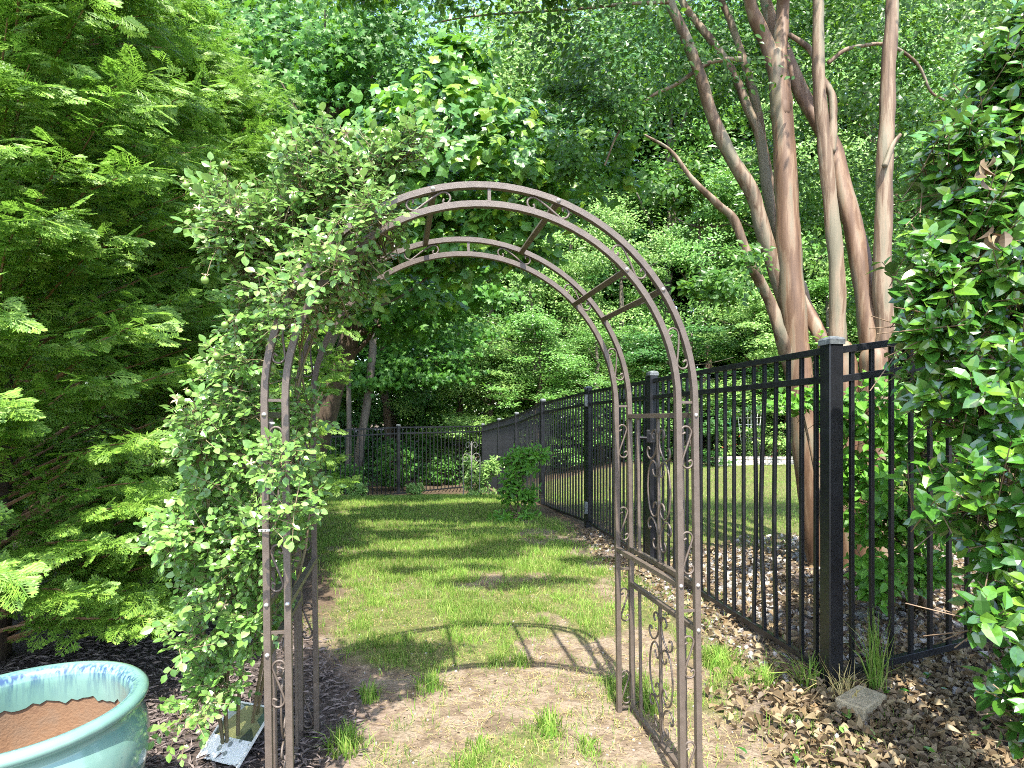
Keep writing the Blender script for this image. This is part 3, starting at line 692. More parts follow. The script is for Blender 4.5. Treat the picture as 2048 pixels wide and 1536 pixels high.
# ------------------------------------------------------------------ climbing rose
def rose():
    g = np.random.default_rng(21)
    base = at(470, 1500, 2.0); root = empty('climbing_rose', (base[0], base[1], 0))
    tag(root, 'climbing rose with green hips smothering the left leg and shoulder of the arch', 'rose')
    off = origin_of(root)
    canes = [
        [(455, 1500, 1.98), (452, 1380, 1.86), (470, 1200, 1.78), (455, 1000, 1.82), (480, 800, 1.82), (495, 620, 1.80), (470, 470, 1.78), (440, 400, 1.78)],
        [(475, 1495, 2.0), (482, 1350, 1.86), (520, 1150, 1.80), (515, 900, 1.84), (540, 700, 1.84), (600, 560, 1.80), (700, 440, 1.78), (790, 330, 1.75), (800, 270, 1.72)],
        [(500, 1480, 2.03), (520, 1350, 1.92), (560, 1150, 1.88), (600, 950, 1.90), (590, 800, 1.90), (640, 650, 1.88), (720, 560, 1.86), (800, 490, 1.84)],
        [(448, 1500, 1.98), (432, 1390, 1.86), (400, 1200, 1.78), (420, 1050, 1.74), (390, 900, 1.68), (345, 860, 1.62)],
        [(508, 1470, 2.06), (540, 1300, 1.92), (610, 1100, 1.95), (620, 850, 1.95), (600, 700, 1.9), (660, 560, 1.88), (690, 520, 1.86)],
        [(600, 560, 1.80), (640, 440, 1.74), (700, 360, 1.70), (640, 300, 1.72)],
        [(495, 620, 1.80), (540, 480, 1.76), (600, 400, 1.74), (560, 330, 1.72)],
    ]
    cp = []
    for P in canes:
        pts = cr(np.array([at(*p) for p in P]), 6); n = len(pts)
        mb = MB(); mb.tube(pts, np.linspace(.0065, .0025, n), 6); mb.build('cane', M['cane'], root, smooth=True); cp.append(pts)
    # foliage regions: px, py, Y, rx(px), ry(px), rY, number of shoots
    regs = [(560, 470, 1.78, 120, 110, .16, 80), (690, 400, 1.76, 110, 85, .14, 52), (455, 450, 1.72, 75, 80, .12, 46), (750, 330, 1.74, 65, 55, .10, 26),
            (520, 620, 1.82, 90, 110, .16, 56), (470, 780, 1.80, 95, 120, .15, 58), (440, 950, 1.76, 90, 110, .14, 52), (480, 1090, 1.74, 105, 60, .12, 50),
            (330, 1075, 1.62, 70, 32, .06, 18), (490, 1230, 1.78, 75, 90, .12, 34), (430, 1350, 1.80, 70, 55, .10, 16), (680, 590, 1.86, 80, 60, .10, 26),
            (600, 920, 1.92, 35, 150, .12, 34), (720, 520, 1.84, 70, 50, .08, 16), (385, 860, 1.66, 55, 60, .08, 18), (780, 420, 1.78, 45, 50, .06, 9),
            (420, 1160, 1.70, 60, 50, .08, 16), (370, 1280, 1.66, 50, 50, .06, 9), (560, 1110, 1.66, 55, 35, .04, 12), (370, 1450, 1.62, 50, 35, .05, 8), (620, 330, 1.74, 90, 60, .10, 30),
            (640, 520, 1.50, 60, 60, .05, 20), (720, 430, 1.52, 60, 45, .05, 18), (570, 620, 1.52, 45, 60, .05, 12), (545, 930, 1.50, 40, 35, .03, 8), (560, 1040, 1.50, 45, 40, .03, 8), (830, 300, 1.74, 60, 45, .06, 12)]
    pos, dr, nr, sz = [], [], [], []; tw = MB(); tips = []
    allc = np.concatenate(cp)
    for (x, y, Y, rx, ry, rY, k) in regs:
        rx *= .82; ry *= .92; x += 12
        for _ in range(int(k * 1.25)):
            u = unit(1, g)[0] * g.uniform(.3, 1) ** .5
            tip = at(x + u[0] * rx, y + u[2] * ry, Y + u[1] * rY)
            j = np.argmin(np.linalg.norm((allc - tip - np.array([0, 0, -.06])) * np.array([1, .5, 1]), axis=1)); st = allc[j]
            dv_ = tip - st; L = np.linalg.norm(dv_)
            if L > .30: st = tip - dv_ / L * .30 + g.normal(size=3) * .03
            midp = (st + tip) / 2 + np.array([0, 0, .03]) + g.normal(size=3) * .02
            pts = cr(np.array([st, midp, tip]), 5); tw.tube(pts, np.linspace(.0022, .0011, len(pts)), 3, cap=False); tips.append(tip)
            # compound leaves along the shoot
            nl = g.integers(3, 6)
            for q in range(nl):
                t = .35 + .65 * (q + 1) / nl; b = pts[int(t * (len(pts) - 1))]
                rd = unit(1, g)[0] * .7 + np.array([np.sign(tip[0] + .45) * .1, -.45, .15]); rd /= np.linalg.norm(rd)
                up = np.array([0, -.6, 1.]) + g.normal(size=3) * .35; up /= np.linalg.norm(up)
                side = np.cross(rd, up); side /= np.linalg.norm(side); L2 = g.uniform(.055, .085); s0 = g.uniform(.019, .034)
                tw.tube([b, b + rd * L2], .0009, 3, cap=False)
                for (tt, sd) in ((.45, 1), (.45, -1), (.8, 1), (.8, -1), (1.0, 0)):
                    pos.append(b + rd * L2 * tt); dd = rd * (.55 if sd else 1) + side * sd * .9 + g.normal(size=3) * .15 - np.array([0, 0, .15])
                    dr.append(dd); nr.append(up + g.normal(size=3) * .28); sz.append(s0 * (1 if sd == 0 else .88 if tt > .6 else .72) * g.uniform(.85, 1.15))
    tw.build('side_shoot', M['cane'], root)['kind'] = 'stuff'
    pos = np.array(pos); sz = np.array(sz); Mx = frames(np.array(dr), np.array(nr))
    place(root, 'leaf', T_fold(.72, rich=True), T_fold(.72), pos, Mx, sz, M['rose'])
    # hips with dry sepals
    hips = [(397, 422), (487, 432), (448, 330), (478, 398), (377, 785), (433, 712), (350, 895), (328, 925), (524, 893), (450, 650), (372, 370), (630, 300), (700, 265), (775, 265),
            (665, 450), (660, 505), (410, 560), (545, 735), (360, 800), (500, 930), (440, 1210), (720, 350), (590, 395)]
    mb = MB(); mb.lathe([(0, -.011), (.006, -.0098), (.0105, -.004), (.011, .001), (.009, .007), (.005, .0105), (.003, .012)], (0, 0, 0), 10); V = np.concatenate(mb.v)
    hm = raw_mesh('rose_hip', V, np.concatenate(mb.q), M['hip'], True)
    mb = MB()
    for k in range(5):
        a = k * 2 * math.pi / 5; d = np.array([math.cos(a), math.sin(a), .5]); s = np.array([-math.sin(a), math.cos(a), 0]) * .0022
        mb.add([np.array([0, 0, .010]) - s, np.array([0, 0, .010]) + s, d * .010 + [0, 0, .012] + s, d * .018 + [0, 0, .007], d * .010 + [0, 0, .012] - s], [(0, 1, 2, 4)], [(4, 2, 3)])
    sm = raw_mesh('sepals', np.concatenate(mb.v), [np.concatenate(mb.q), np.concatenate(mb.t)], M['sepal'])
    tw = MB()
    for (x, y) in hips:
        p = at(x, y, g.uniform(1.56, 1.62)); h = link('rose_hip', hm, root); h.location = Vector(p - off)
        ax = g.normal(size=3) + np.array([-.3, -.6, .9]); h.rotation_euler = Vector(ax).to_track_quat('Z', 'Y').to_euler(); h.scale = (g.uniform(.8, 1.1),) * 3
        s = link('sepals', sm, h)
        j = np.argmin(np.linalg.norm(np.array(tips) - p, axis=1)); t = tips[j]
        tw.tube(cr(np.array([t, (t + p) / 2 + [0, 0, .012], p - ax / np.linalg.norm(ax) * .008]), 4), .0012, 3, cap=False)
    tw.build('hip_stalk', M['cane'], root)['kind'] = 'stuff'
rose()
for i, (px, py, Y, mt, lab) in enumerate([(545, 911, 1.60, 'yellow', 'yellow plastic plant tie on the left leg of the arch'), (541, 846, 1.60, 'whitep', 'white plant tie on the left leg of the arch, topmost of three'),
                                     (592, 1005, 2.0, 'whitep', 'white plant tie on the back left leg of the arch'), (532, 1059, 1.575, 'whitep', 'white plant tie round the front left leg of the arch, lowest')]):
    p = at(px, py, Y); root = empty('plant_tie', p); tag(root, lab, 'plant tie', 'plant ties on the arch')
    mb = MB(); mb.sweep([p + np.array([x, -.012, 0]) for x in (-.016, .016)], .006, .0016, (0, 1, 0)); mb.build('strap', M[mt], root)
    mb = MB()
    for s in (-.006, .004): mb.box(p + np.array([s, -.0135, 0]), (.005, .001, .003))
    mb.build('slot', M['dark_p'], root)

# ------------------------------------------------------------------ shoots-and-leaves bush (glossy evergreen, laurel ...)
def shoot_bush(name, label, cat, base, blobs, nshoots, leaf, mat, T_w=.5, per=(5, 9), seed=1, nparts=300, wood='twig', group=None, stems=5, front=-.25, up=.5, maxY=99, whorl=1.0, dirn=None):
    g = np.random.default_rng(seed); root = empty(name, tuple(base)); tag(root, label, cat, group)
    B = np.array(blobs, float); vol = B[:, 3] * B[:, 5]; w = vol / vol.sum()
    pos, dr, nr, sz = [], [], [], []; tw = MB()
    base = np.array(base, float)
    for b in B[:max(stems, 1)]:
        pts = cr(np.array([base + g.normal(size=3) * [.04, .04, 0], (base + b[:3]) / 2 + g.normal(size=3) * .05, b[:3]]), 6)
        mb = MB(); mb.tube(pts, np.linspace(.016, .006, len(pts)), 6, rough=.1, seed=seed); mb.build('stem', M[wood], root, smooth=True)
    for b, k in zip(B, g.multinomial(nshoots, w)):
        u = unit(k, g); u[:, 1] = np.where(g.random(k) < .6, -np.abs(u[:, 1]), u[:, 1]); rad = g.uniform(.45, 1.03, k) ** .7
        P = b[:3] + u * rad[:, None] * b[3:6]
        for p, o_ in zip(P, u):
            d = o_ * .8 + np.array([0, front, up]) + g.normal(size=3) * .3
            if dirn is not None: d += dirn
            d /= np.linalg.norm(d); L = leaf * g.uniform(1.3, 2.4); st = p - d * L
            tw.tube([st - d * L * .5, st, p], .0016 * (leaf / .06), 3, cap=False)
            n = g.integers(*per); a0 = g.uniform(0, 6.28)
            s1 = np.cross(d, [0, 0, 1.]); s1 /= max(np.linalg.norm(s1), 1e-6); s2 = np.cross(s1, d)
            for q in range(n):
                t = 1 - .75 * q / n; a = a0 + q * 2.4; rd = s1 * math.cos(a) + s2 * math.sin(a)
                dd = rd * (1.0 * whorl) + d * (.45 + .5 * (q < 2)) + g.normal(size=3) * .12 - np.array([0, 0, .12])
                nn = d * .9 - rd * .35 + np.array([0, -.5, .6]) + g.normal(size=3) * .22
                pos.append(st + d * L * t); dr.append(dd); nr.append(nn); sz.append(leaf * g.uniform(.7, 1.15) * (.75 if q < 2 else 1))
    tw.build('twigs', M[wood], root)['kind'] = 'stuff'
    pos = np.array(pos); sz = np.array(sz); Mx = frames(np.array(dr), np.array(nr))
    place(root, 'leaf', T_fold(T_w, rich=True, droop=.18, fold=.16), T_fold(T_w, droop=.18, fold=.16), pos, Mx, sz, mat, nparts)
    return root

def PB(px, py, Y, rx, ry, rY):    # blob given where it shows in the picture
    c = at(px, py, Y); return (*c, rx / FPX * Y, rY, ry / FPX * Y)
gb = [PB(2010, 300, 1.95, 120, 190, .30), PB(1960, 520, 1.85, 150, 180, .32), PB(1950, 760, 1.80, 140, 150, .30), PB(1990, 980, 1.70, 140, 160, .28),
      PB(2060, 1180, 1.62, 110, 130, .25), PB(2070, 1400, 1.55, 80, 110, .2), PB(2200, 600, 2.0, 220, 500, .5), PB(2200, 1150, 1.9, 170, 300, .4), PB(2030, 130, 2.0, 110, 120, .25), PB(1900, 330, 1.85, 60, 120, .15), PB(1870, 620, 1.75, 60, 120, .12), PB(1960, 1230, 1.5, 50, 40, .06)]
gbush = shoot_bush('glossy_evergreen_bush', 'big glossy dark green evergreen bush filling the right edge in front of the fence', 'bush', (2.1, 1.95, 0), gb, 1900, .068, M['gloss'], .60, seed=31, stems=8)
for (x, y, Y) in ((1965, 335, 1.50), (1985, 460, 1.52)):
    p = at(x, y, Y); g = np.random.default_rng(int(x)); n = 5
    me = scatter_mesh('withered_leaf', T_fold(.6, rich=True, droop=.5, fold=.5), p + g.normal(size=(n, 3)) * .012, frames(g.normal(size=(n, 3)) * .4 - np.array([0, 0, 1.]), unit(n, g)), g.uniform(.03, .055, n), M['litter'])
    me.transform(Matrix.Translation(-Vector(origin_of(gbush)))); link('withered_leaf', me, gbush)['label'] = 'withered brown leaf cluster'

# shrub under the crape myrtles, behind the fence
sb = [PB(1760, 820, 3.25, 90, 90, .25), PB(1850, 860, 3.2, 90, 90, .25), PB(1750, 1000, 3.2, 70, 110, .25), PB(1850, 1010, 3.15, 80, 100, .25), PB(1760, 1150, 3.1, 60, 60, .2), PB(1690, 900, 3.3, 40, 120, .15), PB(1840, 1130, 3.1, 55, 50, .2)]
shoot_bush('broadleaf_shrub', 'light green broad-leaved shrub behind the fence at the foot of the crape myrtles', 'shrub', (2.3, 3.2, .1), sb, 330, .085, M['shrub'], .55, seed=41, front=-.35, up=.25, per=(5, 8))
sb2 = [PB(1640, 780, 3.6, 35, 60, .1), PB(1600, 800, 3.6, 55, 30, .12), PB(1655, 700, 3.6, 18, 40, .06)]
shoot_bush('young_sucker_shoot', 'bright green sucker growing up the thick crape myrtle trunk beside the corner post', 'sucker', (2.0, 3.6, .1), sb2, 34, .075, M['shrub'], .55, seed=43, stems=2)
lb = [PB(1040, 925, 7.1, 42, 30, .3), PB(1020, 975, 7.0, 30, 35, .25), PB(1062, 905, 7.1, 50, 22, .25), PB(1030, 1030, 6.8, 55, 14, .3), PB(1055, 985, 7.1, 25, 25, .2)]
shoot_bush('young_laurel', 'young dark laurel bush standing in the lawn beside the far fence', 'shrub', (.07, 7.0, -.03), lb, 150, .10, M['shrub'], .42, seed=51, stems=4, nparts=120, front=-.2)
lb = [PB(955, 955, 10.6, 32, 36, .35), PB(985, 930, 10.8, 22, 25, .3), PB(960, 990, 10.4, 34, 20, .35), PB(935, 925, 10.8, 16, 20, .2)]
shoot_bush('young_camellia', 'bushy evergreen shrub around the iron scroll trellis by the far fence corner', 'shrub', (-.62, 10.6, -.30), lb, 170, .095, M['wood_b'], .42, seed=52, stems=3, nparts=60)
for i, (x, y, Y, r, lab) in enumerate([(830, 985, 10.9, 20, 'small yellow-green shrub at the foot of the far fence, right of two'), (716, 1000, 10.0, 24, 'small yellow-green shrub by the bare earth at the far fence, left of two')]):
    q = at(x, y, Y); z = gz1(q[0], q[1]); b = [(q[0], q[1], z + .14, r / FPX * Y, .18, .15)]
    shoot_bush('low_shrub', lab, 'shrub', (q[0], q[1], z), b, 90, .045, M['wood_b'], .6, seed=60 + i, stems=1, nparts=0, group='small shrubs along the far fence')
for i, (x, y, Y, r, h) in enumerate([(790, 930, 13.2, 50, 45), (700, 975, 12.2, 40, 40), (880, 950, 14.5, 45, 40), (840, 890, 16.0, 50, 30), (640, 960, 12.6, 40, 60)]):
    q = at(x, y, Y); z = gz1(q[0], q[1]); b = [(q[0], q[1], max(q[2], z + .3), r / FPX * Y, .5, h / FPX * Y)]
    shoot_bush('woodland_sapling', ['leafy sapling behind the far fence, left of the second post', 'low leafy plant behind the far fence under the slim trunks', 'sapling behind the far fence near its right corner', 'pale leafed sapling deep behind the far fence', 'dark plant behind the far fence beside the arch leg'][i],
               'sapling', (q[0], q[1], z), b, 110, .10, M['maple'], .6, seed=70 + i, stems=1, nparts=0, group='saplings behind the far fence')

# ------------------------------------------------------------------ crape myrtles
def stem_tube(mb, P, w0, w1, Y, seg=12, rough=.10, seed=0, zmul=None):
    """P: px polyline; widths in px at the ends"""
    n = len(P); Ys = np.broadcast_to(np.asarray(Y, float), (n,)) if not np.isscalar(Y) else np.full(n, Y)
    pts = np.array([at(x, y, yy) for (x, y), yy in zip(P, Ys)]); c = cr(pts, 6); t = np.linspace(0, 1, len(c))
    yy = np.interp(t, np.linspace(0, 1, n), Ys)
    rr = (w0 + (w1 - w0) * t) / 2 / FPX * yy
    d0 = c[0] - c[1]; d0 /= np.linalg.norm(d0); d1 = c[-1] - c[-2]; d1 /= np.linalg.norm(d1)
    pre = [c[0] + d0 * rr[0] * k for k in (.9, .6, .3)]; prr = [rr[0] * k for k in (.3, .7, .93)]
    post_ = [c[-1] + d1 * rr[-1] * k for k in (.4, .8, 1.0)]; por = [rr[-1] * k for k in (.9, .55, .2)]
    mb.tube(np.vstack([pre, c, post_]), np.concatenate([prr, rr, por]), seg, rough, seed)
    return c
def crape(label, x, stems, seed):
    root = empty('crape_myrtle', x); tag(root, label, 'tree', 'crape myrtles behind the fence')
    for i, (P, w0, w1, Y, mt) in enumerate(stems):
        mb = MB(); stem_tube(mb, P, w0, w1, Y, 14, .09, seed + i); mb.build('trunk' if i == 0 else 'limb', M[mt], root, smooth=True)
    return root
cm1 = crape('crape myrtle with thick smooth cinnamon trunk behind the fence, left of the corner post', tuple(at(1650, 1150, 4.2)), [
    ([(1655, 1190), (1640, 1090), (1618, 932), (1606, 822), (1592, 680), (1583, 560), (1576, 456), (1570, 319), (1562, 200), (1552, 114)], 56, 36, 4.2, 'bark_m'),
    ([(1564, 230), (1556, 160), (1535, 91), (1508, 30), (1496, -20), (1470, -200), (1420, -420)], 32, 14, [4.2, 4.2, 4.2, 4.15, 4.1, 3.9, 3.7], 'bark_m'),
    ([(1562, 230), (1558, 150), (1561, 91), (1566, 20), (1570, -60), (1590, -260), (1600, -480)], 36, 15, [4.2, 4.2, 4.2, 4.2, 4.1, 4.0, 3.8], 'bark_m'),
    ([(1600, 800), (1575, 720), (1558, 661), (1540, 605), (1500, 524), (1469, 442), (1437, 410), (1395, 370), (1375, 346), (1340, 300), (1290, 270)], 30, 4, [4.25, 4.2, 4.1, 4.1, 4.0, 4.0, 3.95, 3.9, 3.9, 3.9, 3.9], 'bark_m2'),
    ([(1590, 660), (1562, 570), (1528, 469), (1505, 387), (1460, 310), (1423, 228), (1400, 150), (1364, 59), (1336, -5), (1290, -160), (1240, -300)], 32, 14, np.linspace(4.3, 4.0, 11), 'bark_m2'),
    ([(1580, 540), (1551, 456), (1532, 365), (1519, 273), (1496, 219), (1473, 160), (1437, 100), (1391, 41), (1360, -10), (1330, -150)], 22, 11, 4.5, 'bark_m2'),
    ([(1540, 380), (1523, 283), (1514, 219), (1496, 150), (1482, 105), (1460, 41), (1441, -10), (1430, -120)], 20, 9, 4.6, 'bark_m2'),
    ([(1336, 4), (1250, 8), (1150, 18), (1050, 24), (950, 32), (870, 45)], 7, 2.5, [4.0, 3.95, 3.9, 3.9, 3.9, 3.9], 'bark_m2'),
    ([(1480, 118), (1420, 125), (1350, 170), (1300, 195), (1240, 260), (1210, 330)], 10, 3, 4.2, 'bark_m2')], 100)
cm2 = crape('crape myrtle with upright greyish stem directly behind the corner post', tuple(at(1700, 1150, 4.1)), [
    ([(1705, 1180), (1700, 1000), (1692, 850), (1685, 740), (1678, 700)], 60, 46, 4.1, 'bark_m'),
    ([(1682, 790), (1676, 700), (1675, 640), (1674, 547), (1664, 440), (1652, 319), (1643, 228), (1637, 137), (1637, -5), (1630, -200), (1650, -400)], 34, 18, np.linspace(4.1, 4.0, 11), 'bark_m2'),
    ([(1680, 740), (1646, 680), (1615, 620), (1600, 570)], 30, 22, [4.1, 4.15, 4.3, 4.4], 'bark_m'),
    ([(1662, 300), (1665, 255), (1665, 200), (1655, 175), (1640, 150), (1620, 100), (1580, 70)], 18, 9, 4.15, 'bark_m2'),
    ([(1658, 125), (1690, 100), (1728, 91), (1765, 88), (1800, 100), (1838, 132), (1861, 182), (1888, 200)], 8, 4, 4.3, 'bark_m2')], 120)
cm3 = crape('crape myrtle with forked trunk behind the fence, right of the corner post', tuple(at(1740, 1150, 4.0)), [
    ([(1742, 1190), (1746, 1050), (1750, 900), (1752, 780), (1752, 715)], 80, 58, 4.0, 'bark_m'),
    ([(1750, 800), (1744, 700), (1731, 592), (1712, 479), (1688, 387), (1665, 296), (1640, 250), (1605, 191), (1575, 118), (1548, 59), (1530, -5), (1500, -150), (1470, -350)], 44, 15, np.linspace(4.0, 4.5, 13), 'bark_m'),
    ([(1756, 790), (1764, 720), (1770, 661), (1763, 570), (1766, 456), (1769, 319), (1774, 228), (1776, 137), (1783, 46), (1785, -10), (1800, -200), (1830, -400)], 37, 18, 3.97, 'bark_m2'),
    ([(1770, 330), (1785, 290), (1800, 270)], 12, 6, 3.9, 'bark_m2')], 140)

for P_, a_, b_ in (([(1.5, 3.7, 4.9), (.9, 3.0, 5.1), (.3, 2.4, 5.15), (-.4, 2.1, 5.1), (-1.0, 2.0, 5.0)], .03, .008), ([(1.0, 3.1, 5.1), (.4, 3.0, 5.3), (0, 2.9, 5.3)], .02, .008), ([(.9, 3.0, 5.1), (.7, 2.0, 5.2), (.3, 1.2, 5.2), (-.2, 1.2, 5.2)], .02, .006)):
    mb = MB(); c_ = cr(np.array(P_), 5); mb.tube(c_, np.linspace(a_, b_, len(c_)), 7, .08, 3); mb.build('limb', M['bark_m2'], cm1, smooth=True)
# leaf masses: each tree carries its own share of the canopy
def canopy(root, blobs, n, leaf, mat, T, seed, clusters, name='crown', cr_=.22, shell=.3, up=.9, hang=.25, wide=None, twigs=0):
    g = np.random.default_rng(seed); P, O = blob_points(blobs, n, g, clusters, cr_, shell)
    Mx = leaf_frames(O, g, up=up, hang=hang); sz = leaf * g.uniform(.7, 1.2, n)
    me = scatter_mesh(name, T, P, Mx, sz, mat, origin_of(root)); o = link(name, me, root); o['kind'] = 'stuff'
    return o
LS = T_fold(.55)
canopy(cm1, [(*at(1270, 60, 4.2), 1.0, .8, .6, 1.3), (*at(1000, -60, 3.5), .8, .4, .3, .6), (*at(1180, 260, 4.3), .38, .5, .42, .7), (*at(1440, 60, 4.8), .8, .6, .8, 1.2), (*at(1360, 400, 4.1), .30, .4, .30, .35),
             (1.4, 4.0, 5.3, 1.2, 1.1, .7, 1.6), (*at(1480, 560, 3.9), .35, .3, .3, .3), (*at(750, -90, 3.7), .7, .3, .25, .4)], 16500, .052, M['myrtle'], LS, 5, 20)
canopy(cm1, [(-.75, 2.1, 5.1, .8, .2, .2, .6), (.2, 2.35, 5.2, .75, .25, .2, .6), (.1, 3.0, 5.3, .6, .2, .2, .4), (-.9, 2.9, 5.2, .5, .2, .2, .4), (.25, 1.15, 5.2, .55, .16, .15, .4), (-.45, 1.45, 5.2, .4, .13, .15, .3), (.75, 1.75, 5.1, .35, .2, .15, .3)], 15000, .06, M['myrtle'], LS, 15, 16, name='overhead_crown')
canopy(cm2, [(*at(1640, 50, 5.0), 1.1, .7, .8, 1.4), (*at(1650, 350, 5.3), .9, .5, .8, 1.0), (1.8, 4.0, 5.6, 1.6, 1.2, .9, 1.8), (1.6, 5.5, 4.6, 1.2, 1.0, .8, 1.2)], 12500, .052, M['myrtle'], LS, 6, 20)
canopy(cm3, [(*at(1900, 100, 4.6), 1.2, .7, 1.0, 1.6), (*at(1900, 380, 5.2), 1.1, .6, 1.0, 1.5), (3.6, 4.4, 5.4, 1.6, 1.2, 1.0, 1.6), (*at(1850, 560, 5.6), .9, .5, .7, .9)], 14000, .052, M['myrtle'], LS, 7, 20)

# ------------------------------------------------------------------ cypresses
SPR = T_spray(8, 3); SPC = T_spray(5, 4)
def cypress(label, x, y, h, rad, nb, seed, nparts):
    g = np.random.default_rng(seed); z0 = gz1(x, y); root = empty('leyland_cypress', (x, y, z0)); tag(root, label, 'tree', 'cypresses along the left side')
    mb = MB(); mb.tube([(x, y, z0 - .1), (x + .05, y, z0 + h * .5), (x, y + .05, z0 + h)], [.09, .05, .008], 8, .08, seed); mb.build('trunk', M['bark'], root, smooth=True)
    pos, dr, nr, sz = [], [], [], []; tw = MB()
    for i in range(nb):
        t = (i + g.random()) / nb; zb = z0 + .04 + t ** 1.1 * (h - .2)
        a = g.uniform(0, 2 * math.pi)
        if g.random() < .55: a = R(-40) + g.normal() * R(55)     # more branches on the lit garden side
        Lr = rad * (1 - t ** 2.2) ** .6 * g.uniform(.75, 1.05) + .12
        e = np.array([math.cos(a), math.sin(a), 0]); rise = R(g.uniform(14, 40) + 25 * t)
        p0 = np.array([x, y, zb]); n = 14
        s = np.linspace(0, 1, n)[:, None]
        pts = p0 + e * Lr * s + np.array([0, 0, 1]) * Lr * (math.tan(rise) * s * (1 - .42 * s)) + np.cumsum(g.normal(size=(n, 3)), 0) * .008
        tw.tube(pts[::2], np.linspace(.010, .0025, len(pts[::2])), 4, cap=False)
        side = np.array([-e[1], e[0], 0])
        m = int(14 + 26 * Lr)
        for k in range(m):
            u = .28 + .74 * (k + g.random()) / m; q = min(u, .999) * (n - 1); b = pts[int(q)] + (pts[min(int(q) + 1, n - 1)] - pts[int(q)]) * (q % 1)
            td = pts[min(int(q) + 1, n - 1)] - pts[int(q)] if int(q) < n - 1 else pts[-1] - pts[-2]; td /= np.linalg.norm(td)
            sd = 1 if k % 2 else -1; spread = .95 * (1 - .6 * max(0, u - .6))
            d = td * .75 + side * sd * spread * g.uniform(.5, 1.1) + g.normal(size=3) * .12 - np.array([0, 0, .10])
            L2 = g.uniform(.10, .22) * (1.1 - .35 * u)
            # secondary twig with a few sprays
            d /= np.linalg.norm(d)
            for w_ in range(2):
                pos.append(b + d * L2 * w_ * .75); dr.append(d + g.normal(size=3) * .22 - np.array([0, 0, .12 * w_]))
                nr.append(np.array([0, -.5, 1.]) + e * .25 + g.normal(size=3) * .45); sz.append(g.uniform(.07, .13))
    tw.build('branch', M['cytwig'], root)['kind'] = 'stuff'
    pos = np.array(pos); sz = np.array(sz); Mx = frames(np.array(dr), np.array(nr))
    place(root, 'spray', SPR, SPC, pos, Mx, sz, M['cypress'], nparts)
    print('cypress sprays', len(pos))
cypress('feathery green cypress with spreading sprays, nearest one behind the turquoise pot', -2.55, 2.75, 4.6, 1.2, 300, 81, 300)
cypress('second cypress, behind the rose on the left leg of the arch', -2.75, 4.4, 4.3, 1.3, 260, 82, 300)
cypress('cypress farther back, between the rose and the woods', -3.9, 6.6, 4.6, 1.4, 170, 83, 150)
cypress('low cypress filling the left edge beyond the pot', -3.7, 3.9, 5.5, 1.3, 150, 84, 0)

# ------------------------------------------------------------------ broadleaf trees
def tree(name, label, trunk, radii, blobs, n, leaf, mat, T, seed, clusters=30, group=None, bark='bark', nparts=0, Trich=None, up=.8, shell=.5, cr_=.26, hang=.3, limbs=6, kindname='crown'):
    g = np.random.default_rng(seed); trunk = np.array(trunk, float); root = empty(name, tuple(trunk[0])); tag(root, label, 'tree', group)
    c = cr(trunk, 6); mb = MB(); mb.tube(c, np.interp(np.linspace(0, 1, len(c)), np.linspace(0, 1, len(radii)), radii), 12, .07, seed); mb.build('trunk', M[bark], root, smooth=True)
    B = np.array(blobs, float)
    for b in B[:limbs]:
        j = int(np.argmin(np.abs(c[:, 2] - (b[2] - .8)))); st = c[j]; m_ = (st + b[:3]) / 2 + np.array([0, 0, -.15]); r0 = radii[-1] * .9 + .01
        mb = MB(); mb.tube(cr(np.array([st, m_, b[:3]]), 6), np.linspace(min(r0, .05), .008, 13), 7, .06, seed); mb.build('limb', M[bark], root, smooth=True)
    P, O = blob_points(blobs, n, g, clusters, cr_, shell); Mx = leaf_frames(O, g, up=up, hang=hang); sz = leaf * g.uniform(.65, 1.2, n)
    place(root, 'leaf', Trich or T, T, P, Mx, sz, M[mat], nparts, kindname)
    return root

def tp(px, py, Y): return tuple(at(px, py, Y))
# tulip tree sapling behind the arch
zb = gz1(-.5, 5.6)
tree('tulip_tree', 'bright green pointed tulip tree rising just behind the top of the arch', [(-2.35, 6.0, zb), (-2.1, 6.0, 1.5), (-1.4, 5.8, 2.9), tp(905, 260, 5.4), tp(930, 90, 5.2)], [.05, .045, .03, .02, .006],
     [(*tp(935, 150, 5.2), .35, .3, .35, .5), (*tp(900, 240, 5.2), .7, .5, .4, 1.0), (*tp(960, 350, 5.2), 1.0, .6, .45, 1.4), (*tp(1150, 330, 5.4), .55, .4, .35, .6), (*tp(780, 400, 5.4), .7, .5, .4, .9), (*tp(950, 470, 5.5), 1.0, .5, .4, 1.2), (*tp(760, 560, 5.8), .8, .5, .35, .9)],
     5200, .115, 'tulip', LT, 201, clusters=34, nparts=300, hang=.3, limbs=6, cr_=.2, bark='bark_g')
